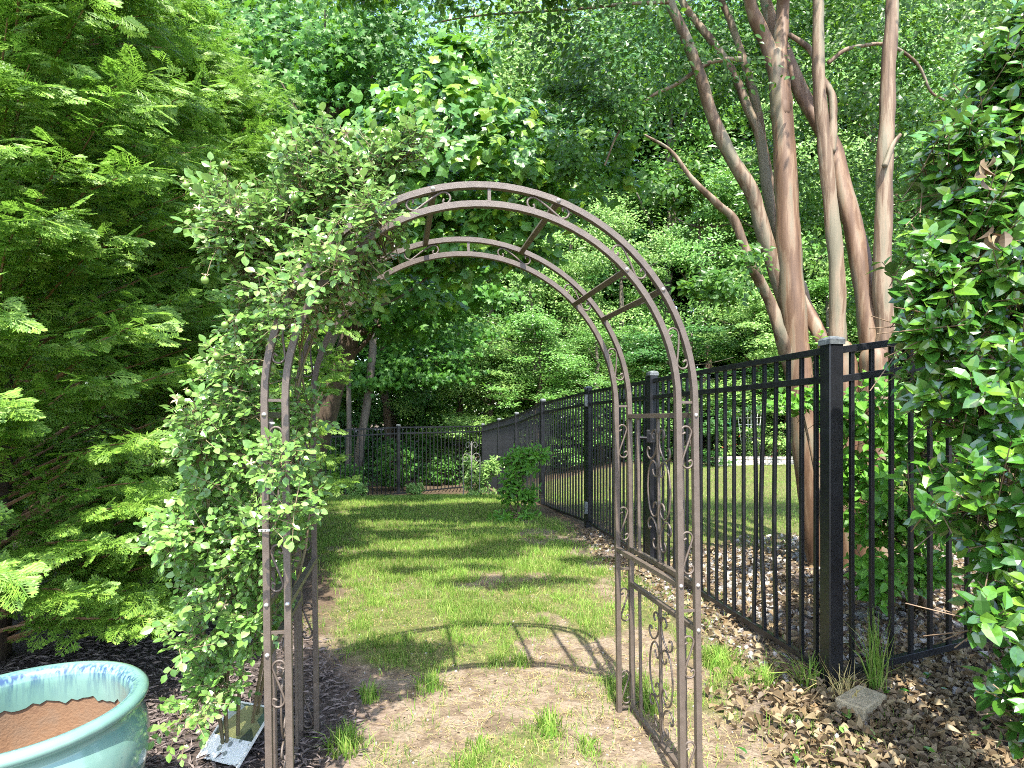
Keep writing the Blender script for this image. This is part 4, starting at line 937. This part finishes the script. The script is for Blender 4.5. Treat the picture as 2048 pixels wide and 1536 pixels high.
# maple with the leaning trunk
tree('maple_tree', 'maple with thick leaning dark trunk just right of the left arch leg', [(-3.15, 8.2, -.3), tp(642, 860, 7.9), tp(668, 770, 7.8), tp(695, 690, 7.7), tp(712, 560, 7.6), tp(690, 380, 7.5), tp(650, 200, 7.5)], [.19, .17, .15, .14, .12, .10, .07],
     [(*tp(780, 600, 7.6), 1.0, .8, .5, 1.2), (*tp(620, 480, 7.6), 1.0, .8, .6, 1.2), (*tp(900, 560, 7.8), .8, .7, .45, .9), (*tp(650, 330, 7.4), 1.1, .8, .7, 1.2), (*tp(560, 160, 7.2), 1.2, .8, .8, 1.3), (*tp(760, 130, 7.6), 1.1, .8, .8, 1.2), (*tp(650, 20, 7.6), 1.5, 1., .8, 1.2)],
     12000, .105, 'maple', LM, 202, clusters=26, hang=.35, limbs=7, shell=.45)
tree('slender_tree', 'slender grey trunk beyond the far fence leaning slightly right', [tp(712, 965, 13.2), tp(722, 880, 13.2), tp(735, 800, 13.2), tp(746, 690, 13.2), tp(752, 480, 13.2), tp(760, 200, 13.2)], [.10, .095, .09, .085, .06, .04],
     [(*tp(800, 560, 13.4), 1.8, 1.2, .9, 1.), (*tp(740, 400, 13.4), 2.0, 1.4, 1.2, 1.2), (*tp(840, 250, 13.4), 1.9, 1.4, 1.5, 1.2), (*tp(850, 730, 13.9), 1.5, .8, .5, .9), (*tp(700, 770, 13.7), 1.3, .7, .45, .7), (-2.6, 14.6, 3.6, 2.6, .8, .6, 1.2)], 11000, .13, 'maple', LM, 203, bark='bark_g', limbs=3)
tree('slender_tree', 'thinnest straight trunk beyond the far fence beside the leaning maple', [tp(696, 965, 12.8), tp(698, 850, 12.8), tp(696, 690, 12.8), tp(690, 300, 12.8)], [.06, .055, .05, .04],
     [(*tp(640, 420, 12.8), 1.2, 1.0, 1.0, 1.), (*tp(700, 250, 13.0), 1.5, 1.2, 1.2, 1.2)], 4000, .13, 'maple', LM, 204, bark='bark_g', limbs=2)
tree('oak_tree', 'tree with straight dark trunk seen through leaves above the rose', [(-4.2, 9.6, -.5), tp(535, 600, 9.4), tp(530, 330, 9.4), tp(526, 170, 9.4), tp(520, -50, 9.4)], [.14, .13, .10, .085, .06],
     [(*tp(440, 60, 9.2), 2.0, 1.2, 1.3, 1.4), (*tp(560, 60, 9.6), 1.8, 1.2, 1.0, 1.1), (*tp(380, 240, 9.4), 1.3, 1.0, .9, .9), (*tp(600, 420, 9.8), 1.2, .9, .8, .8), (*tp(300, -60, 9.2), 1.6, 1.1, .9, .9)], 11000, .13, 'wood_a', LM, 205, limbs=5)

# woodland behind: a handful of crown shapes, every tree its own object
def proto_crown(name, mat, seed, n=20000, leaf=.12, slim=1.0, base=.06):
    """unit tree 10 m tall, crown to the ground side"""
    g = np.random.default_rng(seed); blobs = []
    for k in range(34):
        t = g.random() ** .85; z = 10 * (base + (1 - base) * t * .96); rr = 2.7 * slim * (math.sin(math.pi * min(1, (t * .80 + .20))) ** .6 + .12)
        a = g.uniform(0, 6.28); q = rr * g.uniform(.35, .85); s = g.uniform(.6, 1.15)
        blobs.append((q * math.cos(a), q * math.sin(a), z, s * 1.05, s * 1.05, s * .85, s))
    P, O = blob_points(blobs, n, g, 9, .30, .35); Mx = leaf_frames(O, g, up=.85, rnd=.5); sz = leaf * g.uniform(.6, 1.25, n)
    return scatter_mesh(name, LQ, P, Mx, sz, M[mat])
crowns = [proto_crown('crown', 'wood_a', 301, 26000, .115), proto_crown('crown', 'wood_b', 302, 24000, .10, .9), proto_crown('crown', 'wood_c', 303, 26000, .13, 1.05), proto_crown('crown', 'wood_a', 304, 24000, .095, .8), proto_crown('crown', 'wood_b', 305, 24000, .12, 1.1)]
def proto_trunk(seed):
    g = np.random.default_rng(seed); mb = MB(); z = np.linspace(-.3, 9.4, 9); pts = np.stack([np.cumsum(g.normal(size=9)) * .10, np.cumsum(g.normal(size=9)) * .10, z], -1); pts[0, :2] = pts[1, :2] = 0
    mb.tube(pts, np.linspace(.17, .03, 9), 9, .06, seed)
    for k in range(9):
        j = g.integers(2, 8); a = g.uniform(0, 6.28); L = g.uniform(1, 2); d = np.array([math.cos(a) * L, math.sin(a) * L, g.uniform(.3, 1.0)])
        mb.tube(cr(np.array([pts[j], pts[j] + d * .5 + [0, 0, -.1], pts[j] + d]), 3), np.linspace(.05, .012, 7), 5)
    V = np.concatenate(mb.v); return raw_mesh('trunk', V, [np.concatenate(mb.q), np.concatenate(mb.t)], M['bark_g' if seed % 2 else 'bark'], True)
trunks = [proto_trunk(s) for s in (1, 2, 3)]
WT = [  # x, y, height, width, crown, extra turn
    (3.2, 17, 7.5, .85, 1), (5.8, 17.5, 8.5, .9, 0), (.9, 17.8, 7.2, .9, 4), (-1.6, 17.6, 6.4, .85, 1), (-3.7, 17.0, 9.5, .85, 2), (-6.2, 14.6, 9.5, .9, 0), (-8.8, 13.2, 10, .95, 2), (-9.5, 9.5, 10, .9, 4), (-7.4, 10.6, 8, .8, 3),
    (8.4, 17, 11.5, .95, 4), (11.2, 16.5, 12, 1., 0), (13.8, 14.5, 10.5, 1., 2), (9.8, 12.2, 9, .8, 3), (14.5, 10.5, 10, .95, 1), (17, 13, 11, 1, 0), (12.2, 8.2, 9.5, .85, 2), (2.2, 21, 11, 1.05, 3), (-1.0, 21.5, 11.5, 1.1, 0),
    (5.9, 22, 16, 1.25, 2), (9.5, 21.5, 17.5, 1.3, 0), (13.5, 20, 17, 1.3, 4), (-4.6, 21.5, 14, 1.2, 3), (-8.2, 19.5, 14.5, 1.2, 2), (-12, 17, 15, 1.2, 0), (-13.5, 12, 14, 1.15, 4), (18.5, 18.5, 15, 1.25, 2),
    (.2, 26, 18.5, 1.3, 1), (4.4, 27.5, 19.5, 1.3, 0), (-3.4, 27, 17, 1.3, 2), (-7.8, 26, 18.5, 1.4, 0), (8.5, 28, 18.5, 1.4, 2), (13, 26.5, 19, 1.4, 0), (18, 25, 19, 1.4, 4), (-12.8, 24, 18.5, 1.4, 2), (-17.5, 20, 17, 1.3, 0), (23, 22, 18, 1.3, 2),
    (4.6, 14.9, 3.6, .75, 2), (6.4, 14.9, 4.2, .8, 4), (8.3, 14.4, 4.6, .8, 0), (2.4, 15.3, 3.8, .8, 3), (.8, 15.6, 4.4, .7, 0), (-.6, 16.2, 3.6, .7, 4),
    (6.5, 30, 24, 1.35, 1), (11.5, 31, 24, 1.35, 3), (16.5, 30, 24, 1.35, 2), (1.8, 31, 22, 1.3, 4), (22, 29, 23, 1.3, 0)]
def wood_label(i, x, y, h):
    px = (x / y * FPX + 1024) / 2048; horiz = 'left edge' if px < .16 else 'left' if px < .36 else 'middle' if px < .58 else 'right' if px < .85 else 'right edge'
    return None
cname = ['mid green', 'pale green', 'deep green', 'fine-leaved green', 'light green']
ORD = ['first', 'second', 'third', 'fourth', 'fifth', 'sixth', 'seventh', 'eighth', 'ninth', 'tenth', 'eleventh', 'twelfth', 'thirteenth', 'fourteenth', 'fifteenth', 'sixteenth']
rows = {'low tree at the front of the woods': [], 'tree at the front of the woods': [], 'tall tree in the middle of the woods': [], 'tallest background tree': []}
for i, w_ in enumerate(WT):
    k = 'low tree at the front of the woods' if 36 <= i < 42 else 'tree at the front of the woods' if i < 16 else 'tall tree in the middle of the woods' if i < 26 else 'tallest background tree'
    rows[k].append((w_[0] / w_[1], i))
labs = {}
for k, L in rows.items():
    for r_, (_, i) in enumerate(sorted(L)): labs[i] = cname[WT[i][4]] + ' ' + k + ', ' + ORD[r_] + ' from left'
for i, (x, y, h, wd, ci) in enumerate(WT):
    z = gz1(x, y); root = empty('woodland_tree', (x, y, z)); tag(root, labs[i], 'tree', 'trees of the woods behind the garden')
    root.scale = ((-1 if i % 2 else 1) * (wd * h / 10 if h > 12 else wd), wd * h / 10 if h > 12 else wd, h / 10); root.rotation_euler = (0, 0, ((i * 37) % 11 - 5) * .13)
    link('crown', crowns[ci], root)['kind'] = 'stuff'; link('trunk', trunks[i % 3], root)

# far wood as one mass behind the single trees
def far_wood():
    g = np.random.default_rng(400); n = 140000; x = g.uniform(-48, 48, n); y = 33 + g.uniform(0, 9, n) - np.abs(x) * .22
    z = g.uniform(0, 1, n) ** .9 * (23 + 5 * vn(x, y * 0, .25, 2)); P = np.stack([x, y, z + 1], -1)
    gap = (np.abs(x - 3.2) < 1.3) & (z > 19); P = P[~gap]; O = unit(len(P), g)
    me = scatter_mesh('distant_wood', LQ, P, leaf_frames(O, g), g.uniform(.3, .6, len(P)), M['wood_a'])
    o = link('distant_wood', me); tag(o, 'distant wooded mass behind the garden trees', 'woods', kind='stuff')
far_wood()
# dim undergrowth beyond the far fence
def undergrowth():
    g = np.random.default_rng(401); n = 9000; x = g.uniform(-12, 9, n); y = 14.8 + g.uniform(0, 4.5, n) + .0 * x; y = np.where(x < -.7, y + .5 * (x + .7) * .6, y)
    den = vn(x, y, .8, 6) + .5 * vn(x, y, 2.5, 7) - .45; k = g.random(n) < np.clip(den * 1.6, 0, 1); x, y = x[k], y[k]
    P = np.stack([x, y, gz(x, y) + g.random(len(x)) ** 2 * .7], -1); O = unit(len(P), g)
    me = scatter_mesh('undergrowth', LQ, P, leaf_frames(O, g), g.uniform(.06, .12, len(P)), M['wood_c']); o = link('undergrowth', me); tag(o, 'low undergrowth on the woodland floor behind the far fence', 'undergrowth', kind='stuff')
undergrowth()

# ------------------------------------------------------------------ kitchen garden across the right lawn
def raised_bed():
    p0 = at(1440, 905, 13.4); z = gz1(p0[0], 13.4); x0, x1 = at(1430, 900, 13.4)[0], at(1625, 900, 13.4)[0]
    root = empty('raised_bed', ((x0 + x1) / 2, 13.4, z)); tag(root, 'raised bed of stacked pale timbers across the right-hand lawn', 'raised bed')
    for k in range(3):
        mb = MB(); mb.bbox(((x0 + x1) / 2, 13.4 + k * .04, z + .03 + k * .078), (x1 - x0, .10, .066), .008); mb.build('timber', M['timber'], root)
    mb = MB(); mb.box(((x0 + x1) / 2, 14.0, z + .10), (x1 - x0 - .1, .9, .16)); mb.build('soil', M['mulchm'], root)
    return z
zb_ = raised_bed()
def trellis():
    c = at(1502, 900, 13.9); z = zb_ + .2; root = empty('fan_trellis', (c[0], 13.9, z)); tag(root, 'white diamond lattice fan trellis standing in the raised bed', 'trellis')
    H = 1.15
    for k in range(9):
        t = -1 + 2 * k / 8; mb = MB(); mb.sweep([(c[0] + t * .20, 13.9, z), (c[0] + t * .34, 13.9, z + H)], .018, .010, (0, 1, 0)); mb.build('lath', M['white'], root)
    for k in range(7):
        zz = z + .12 + k * .165; w_ = .20 + .14 * (zz - z) / H; mb = MB(); mb.sweep([(c[0] - w_ - .02, 13.885, zz), (c[0] + w_ + .02, 13.885, zz + .01)], .018, .010, (0, 1, 0)); mb.build('lath', M['white'], root)
trellis()
def cage():
    c = at(1456, 900, 13.8); z = zb_ + .2; root = empty('plant_cage', (c[0], 13.8, z)); tag(root, 'thin green wire plant support left of the white trellis', 'plant support')
    for s in (-1, 1):
        mb = MB(); mb.tube([(c[0] + s * .055, 13.8, z), (c[0] + s * .05, 13.8, z + 1.15)], .008, 4); mb.build('wire', M['green_wire'], root)
    for k in range(4):
        mb = MB(); mb.tube([(c[0] - .055, 13.8, z + .2 + k * .3), (c[0] + .055, 13.8, z + .2 + k * .3)], .006, 4); mb.build('wire', M['green_wire'], root)
cage()
for i, (x, r, h, lab) in enumerate([(1452, 22, 50, 'flowering bush at the left end of the raised bed'), (1500, 26, 36, 'low pale bush in the raised bed in front of the white trellis'), (1552, 26, 52, 'flowering bush in the raised bed right of the white trellis'), (1600, 26, 46, 'leafy bush at the right end of the raised bed')]):
    q = at(x, 880, 13.7); b = [(q[0], 13.75, zb_ + .2 + h / FPX * 13.7 * .45, r / FPX * 13.7, .3, h / FPX * 13.7 * .6)]
    rb = shoot_bush('bedding_bush', lab, 'bush', (q[0], 13.75, zb_ + .17), b, 130, .055, M['wood_b'], .6, seed=90 + i, stems=1, nparts=0, group='bushes in the raised bed')
    if i in (0, 2):
        g = np.random.default_rng(i); n = 16; P = np.array([q[0], 13.55, zb_ + .45]) + g.normal(size=(n, 3)) * [.14, .08, .16]
        me = scatter_mesh('flowers', LF, P, frames(unit(n, g), unit(n, g)), np.full(n, .05), M['red'], origin_of(rb)); link('flowers', me, rb)['kind'] = 'stuff'
def iron_trellis():
    c = at(943, 930, 10.3); z = gz1(c[0], 10.3); root = empty('scroll_trellis', (c[0], 10.3, z)); tag(root, 'pale iron scroll trellis poking above the shrub by the far fence corner', 'trellis')
    top = at(943, 882, 10.3)[2]
    mb = MB(); mb.tube([(c[0], 10.3, z), (c[0], 10.3, top)], .012, 6); mb.build('stake', M['iron'], root)
    for (dz, s, sx) in ((-.02, 1.0, 1), (-.02, 1.0, -1), (-.22, 1.5, 1), (-.22, 1.5, -1)):
        P = [(0, -.12), (.02, -.03), (.06, .0), (.10, -.03), (.10, -.08), (.07, -.10), (.045, -.07), (.06, -.05)]
        mb = MB(); mb.tube([(c[0] + sx * a * s, 10.3, top + dz + b * s) for a, b in cr(np.array(P), 4)], .006, 5); mb.build('scroll', M['iron'], root)
    for s in (-1, 1):
        mb = MB(); mb.tube([(c[0] + s * .14, 10.3, z), (c[0] + s * .16, 10.3, top - .3)], .009, 5); mb.build('stake', M['iron'], root)
iron_trellis()

# ------------------------------------------------------------------ grass, litter, gravel (uncountable)
def blades(name, label, x, y, h, w, mat, seed, seg=2, lean=.5, cat='grass'):
    g = np.random.default_rng(seed); n = len(x); z = gz(x, y) - .004
    a = g.uniform(0, 2 * math.pi, n); d = np.stack([np.cos(a), np.sin(a), np.zeros(n)], -1); s = np.stack([-d[:, 1], d[:, 0], np.zeros(n)], -1)
    b = g.uniform(0, 2 * math.pi, n); ld = np.stack([np.cos(b), np.sin(b), np.zeros(n)], -1); le = (np.abs(g.normal(size=n)) * lean)[:, None]
    P = np.stack([x, y, z], -1); H = h[:, None]; Wd = w[:, None]; upv = np.array([0, 0, 1.])
    m_ = P + upv * H * .55 + ld * H * le * .35; t = P + upv * H * (1 - .25 * np.clip(le, 0, 2)) + ld * H * le
    if seg == 2:
        V = np.stack([P - s * Wd / 2, P + s * Wd / 2, m_ + s * Wd * .4, m_ - s * Wd * .4, t], 1).reshape(-1, 3); k = np.arange(n)[:, None] * 5
        F = [k + np.array([[0, 1, 2, 3]]), k + np.array([[3, 2, 4]])]
    else:
        V = np.stack([P - s * Wd / 2, P + s * Wd / 2, t], 1).reshape(-1, 3); F = (np.arange(n)[:, None] * 3 + np.array([[0, 1, 2]]))
    o = link(name, raw_mesh(name, V, F, mat)); tag(o, label, cat, kind='stuff'); return o

def grow(n, x0, x1, y0, y1, dens, seed):
    g = np.random.default_rng(seed); t = g.random(n); x = g.uniform(x0, x1, n); y = y0 * (y1 / y0) ** t if y0 > 0 else g.uniform(y0, y1, n)
    k = g.random(n) < dens(x, y); return x[k], y[k]
g = np.random.default_rng(500)
def tuft(x, y): return smooth01(fbm(x, y, 7.5, 21), .40, .66)
def d_near(x, y):
    lawn, lr, mu, gr, st, li, di = zones(x, y); ok = lawn * (1 - .93 * di) * (.25 + .75 * tuft(x, y)); edge = st * .10 + .05 * li
    return np.clip(ok + edge * tuft(x, y), 0, 1)
x, y = grow(260000, -2.3, 1.5, 1.25, 5.4, lambda x, y: d_near(x, y) * (1 - smooth01(y, 4.0, 5.4)), 1); hh = rng.uniform(.02, .055, len(x)) * (.7 + .7 * tuft(x, y)); blades('lawn_grass', 'patchy lawn grass growing through and beyond the arch', x, y, hh, rng.uniform(.0018, .0035, len(x)), M['grass'], 2, lean=.7)
x, y = grow(210000, -5.0, 1.2, 3.2, 13.2, lambda x, y: smooth01(y, 3.4, 5.2) * zones(x, y)[0] * (1 - .7 * zones(x, y)[6]), 3); blades('lawn_grass', 'dense lawn stretching from mid-garden to the far fence', x, y, rng.uniform(.025, .06, len(x)), rng.uniform(.004, .009, len(x)), M['grass'], 4, seg=1)
x, y = grow(150000, -.5, 12, 4.4, 14.2, lambda x, y: zones(x, y)[1], 5); blades('lawn_grass', 'mown lawn on the far side of the black fence', x, y, rng.uniform(.02, .05, len(x)), rng.uniform(.004, .009, len(x)), M['grass'], 6, seg=1)
# dry stalks and straw on bare soil
x, y = grow(60000, -1.2, 1.6, 1.2, 4.6, lambda x, y: np.clip(zones(x, y)[0] * .5 + zones(x, y)[4] * .5, 0, 1), 7)
blades('straw_litter', 'dry straw and dead blades scattered on the bare soil', x, y, rng.uniform(.004, .012, len(x)) + .004, rng.uniform(.0015, .003, len(x)), M['drygrass'], 8, lean=3.2, cat='straw')
# taller clumps: lawn tufts near the camera and long blades at the corner post
def clump(name, label, cx, cy, r, n, h0, h1, seed, mat='grass', w=(.003, .006), lean=.55, group=None, cat='grass tuft'):
    g = np.random.default_rng(seed); a = g.uniform(0, 6.28, n); q = r * g.random(n) ** .7; o = blades(name, label, cx + q * np.cos(a), cy + q * np.sin(a), g.uniform(h0, h1, n), g.uniform(*w, n), M[mat], seed, lean=lean, cat=cat)
    del o['kind']
    if group: o['group'] = group
def gpt(px, py): Y = HC * FPX / (py - PY0); return at(px, py, Y)[:2]
for i, (px, py, r, n, h0, h1, lab) in enumerate([(1100, 1465, .06, 170, .04, .11, 'yellow-green grass tuft on bare soil in the middle of the arch opening'), (740, 1400, .05, 110, .04, .09, 'dark grass tuft in the soil beside the left leg of the arch'), (690, 1500, .07, 190, .05, .11, 'grass tuft by the left arch foot, low in the frame'),
        (1530, 1370, .05, 170, .05, .12, 'light grass tuft left of the black corner post'), (1440, 1330, .10, 420, .05, .11, 'wide yellow-green grass patch beside the right leg of the arch'), (1300, 1420, .05, 150, .06, .14, 'bluish grass growing through the right side panel of the arch'),
        (860, 1380, .07, 170, .04, .09, 'shaded grass tuft under the rose shadow'), (1180, 1500, .05, 80, .03, .07, 'small tuft left of the right arch feet, low in the frame'), (1040, 1330, .06, 120, .03, .07, 'small tuft inside the arch shadow'), (960, 1500, .06, 90, .03, .06, 'thin low tuft at the bottom centre')]):
    c = gpt(px, py); clump('grass_tuft', lab, c[0], c[1], r, n, h0, h1, 520 + i, group='grass tufts around the arch')
clump('sedge_clump', 'long arching green sedge blades right of the corner post foot', 1.56, 2.42, .05, 46, .22, .42, 540, w=(.004, .008), lean=.35, cat='sedge')
clump('sedge_clump', 'long green blades left of the corner post foot', 1.30, 2.46, .06, 40, .10, .22, 541, w=(.004, .007), lean=1.0, cat='sedge')
clump('sedge_clump', 'dry straw-coloured blades around the corner post foot', 1.38, 2.36, .09, 50, .08, .2, 542, mat='drygrass', w=(.003, .006), lean=.8, cat='sedge')

def flakes(name, label, T, x, y, size, mat, seed, lift=.012, tilt=.35, cat='litter', wide=None):
    g = np.random.default_rng(seed); n = len(x); P = np.stack([x, y, gz(x, y) + g.uniform(.002, lift, n)], -1)
    a = g.uniform(0, 6.28, n); d = np.stack([np.cos(a), np.sin(a), g.normal(size=n) * tilt * .4], -1); nn = np.array([0, 0, 1.]) + g.normal(size=(n, 3)) * tilt
    o = link(name, scatter_mesh(name, T, P, frames(d, nn), size, mat, wide=wide)); tag(o, label, cat, kind='stuff'); return o
x, y = grow(16000, -2.4, -.3, 1.0, 3.2, lambda x, y: zones(x, y)[2], 11); flakes('bark_mulch', 'grey-brown shredded bark mulch round the pot and the rose', T_quad(.22), x, y, rng.uniform(.02, .06, len(x)), M['mulchm'], 12, .025, .5, 'mulch')
x, y = grow(17000, .6, 3.2, 1.1, 2.9, lambda x, y: np.clip(zones(x, y)[5] + .25 * zones(x, y)[3], 0, 1), 13); flakes('leaf_litter', 'brown dead leaves carpeting the ground in front of the right fence', T_fold(.6, .5, .8, rich=True), x, y, rng.uniform(.012, .05, len(x)), M['litter'], 14, .04, .9, 'leaf litter')
x, y = grow(26000, .2, 4.5, 2.2, 6.0, lambda x, y: np.clip(zones(x, y)[3] * .55 + zones(x, y)[4] * .5, 0, 1), 15); flakes('leaf_litter', 'brown dead leaves among the white stones behind the fence', T_fold(.6, .35, .5), x, y, rng.uniform(.015, .055, len(x)), M['litter'], 16, .045, .8, 'leaf litter')
x, y = grow(5000, -1.0, 1.2, 1.2, 5.0, lambda x, y: zones(x, y)[0] * .35, 17); flakes('chip_litter', 'small bits of dry leaf and bark on the bare soil under the arch', T_quad(.5), x, y, rng.uniform(.006, .018, len(x)), M['litter'], 18, .008, .3)
# white stones
def stones(name, label, x, y, size, seed, lift=.3):
    g = np.random.default_rng(seed); n = len(x); t = (1 + 5 ** .5) / 2
    V = np.array([(-1, t, 0), (1, t, 0), (-1, -t, 0), (1, -t, 0), (0, -1, t), (0, 1, t), (0, -1, -t), (0, 1, -t), (t, 0, -1), (t, 0, 1), (-t, 0, -1), (-t, 0, 1)], float) / 1.9
    F = np.array([(0, 11, 5), (0, 5, 1), (0, 1, 7), (0, 7, 10), (0, 10, 11), (1, 5, 9), (5, 11, 4), (11, 10, 2), (10, 7, 6), (7, 1, 8), (3, 9, 4), (3, 4, 2), (3, 2, 6), (3, 6, 8), (3, 8, 9), (4, 9, 5), (2, 4, 11), (6, 2, 10), (8, 6, 7), (9, 8, 1)])
    W = V[None] * g.uniform(.65, 1.3, (n, 12, 1)) * g.uniform(.6, 1.3, (n, 1, 3)) * np.array([1, 1, .7]); Mx = frames(unit(n, g), unit(n, g))
    Z = np.stack([x, y, gz(x, y) + size * lift], -1)
    P = np.einsum('nij,nkj->nki', Mx, W) * size[:, None, None] + Z[:, None]
    o = link(name, raw_mesh(name, P.reshape(-1, 3), (F[None] + np.arange(n)[:, None, None] * 12).reshape(-1, 3), M['stone'])); tag(o, label, 'gravel', kind='stuff')
x, y = grow(17000, .2, 5.0, 2.3, 5.4, lambda x, y: np.clip(zones(x, y)[3] * (.25 + .75 * smooth01(fbm(x, y, 2.0, 31), .42, .62)), 0, 1) * .6, 19); stones('white_gravel', 'white stone gravel bed behind the fence under the crape myrtles', x, y, rng.uniform(.010, .028, len(x)), 20)
x, y = grow(2600, .0, 1.5, 2.0, 6.0, lambda x, y: zones(x, y)[4] * .6, 21); stones('white_gravel', 'thin strip of white stones along the lawn side of the fence', x, y, rng.uniform(.006, .018, len(x)), 22)
x, y = grow(1500, -1.0, 1.2, 1.2, 4.0, lambda x, y: zones(x, y)[0] * .4, 23); stones('soil_pebbles', 'tiny pale pebbles in the bare soil under the arch', x, y, rng.uniform(.002, .006, len(x)), 24)

# green leaves blown off the bush
lm_ = raw_mesh('fallen_leaf', *T_fold(.55, rich=True, droop=.3, fold=.25), M['gloss']); lp = raw_mesh('fallen_leaf', *T_fold(.6, rich=True, droop=.3, fold=.2), M['rose'])
for (px, py, s, pale) in [(1585, 1440, .055, 0), (1660, 1445, .06, 0), (1700, 1450, .06, 1), (1725, 1470, .055, 1), (1690, 1480, .05, 1), (1630, 1465, .045, 1), (1760, 1385, .06, 0), (1790, 1400, .05, 0), (1800, 1345, .07, 0), (1860, 1362, .055, 0), (1820, 1395, .05, 0), (1880, 1390, .045, 0),
                        (1495, 1525, .04, 0), (1655, 1525, .06, 1), (1590, 1520, .04, 0), (1845, 1508, .045, 0), (1960, 1480, .06, 1), (1730, 1510, .04, 0), (1600, 1500, .04, 1)]:
    c = gpt(px, py); o = link('fallen_leaf', lp if pale else lm_); o.location = (c[0], c[1], gz1(c[0], c[1]) + .03); o.scale = (s,) * 3
    o.rotation_euler = (rng.normal() * .25, rng.normal() * .3, rng.uniform(0, 6.28))
    tag(o, ('pale yellow-green' if pale else 'dark green') + ' leaf dropped on the brown litter in front of the corner post', 'leaf', ('pale' if pale else 'dark') + ' green leaves fallen by the corner post')

print('tris', sum(len(o.data.polygons) for o in bpy.data.objects if o.type == 'MESH'), 'unique', sum(len(m.polygons) for m in bpy.data.meshes), 'objs', len(bpy.data.objects))
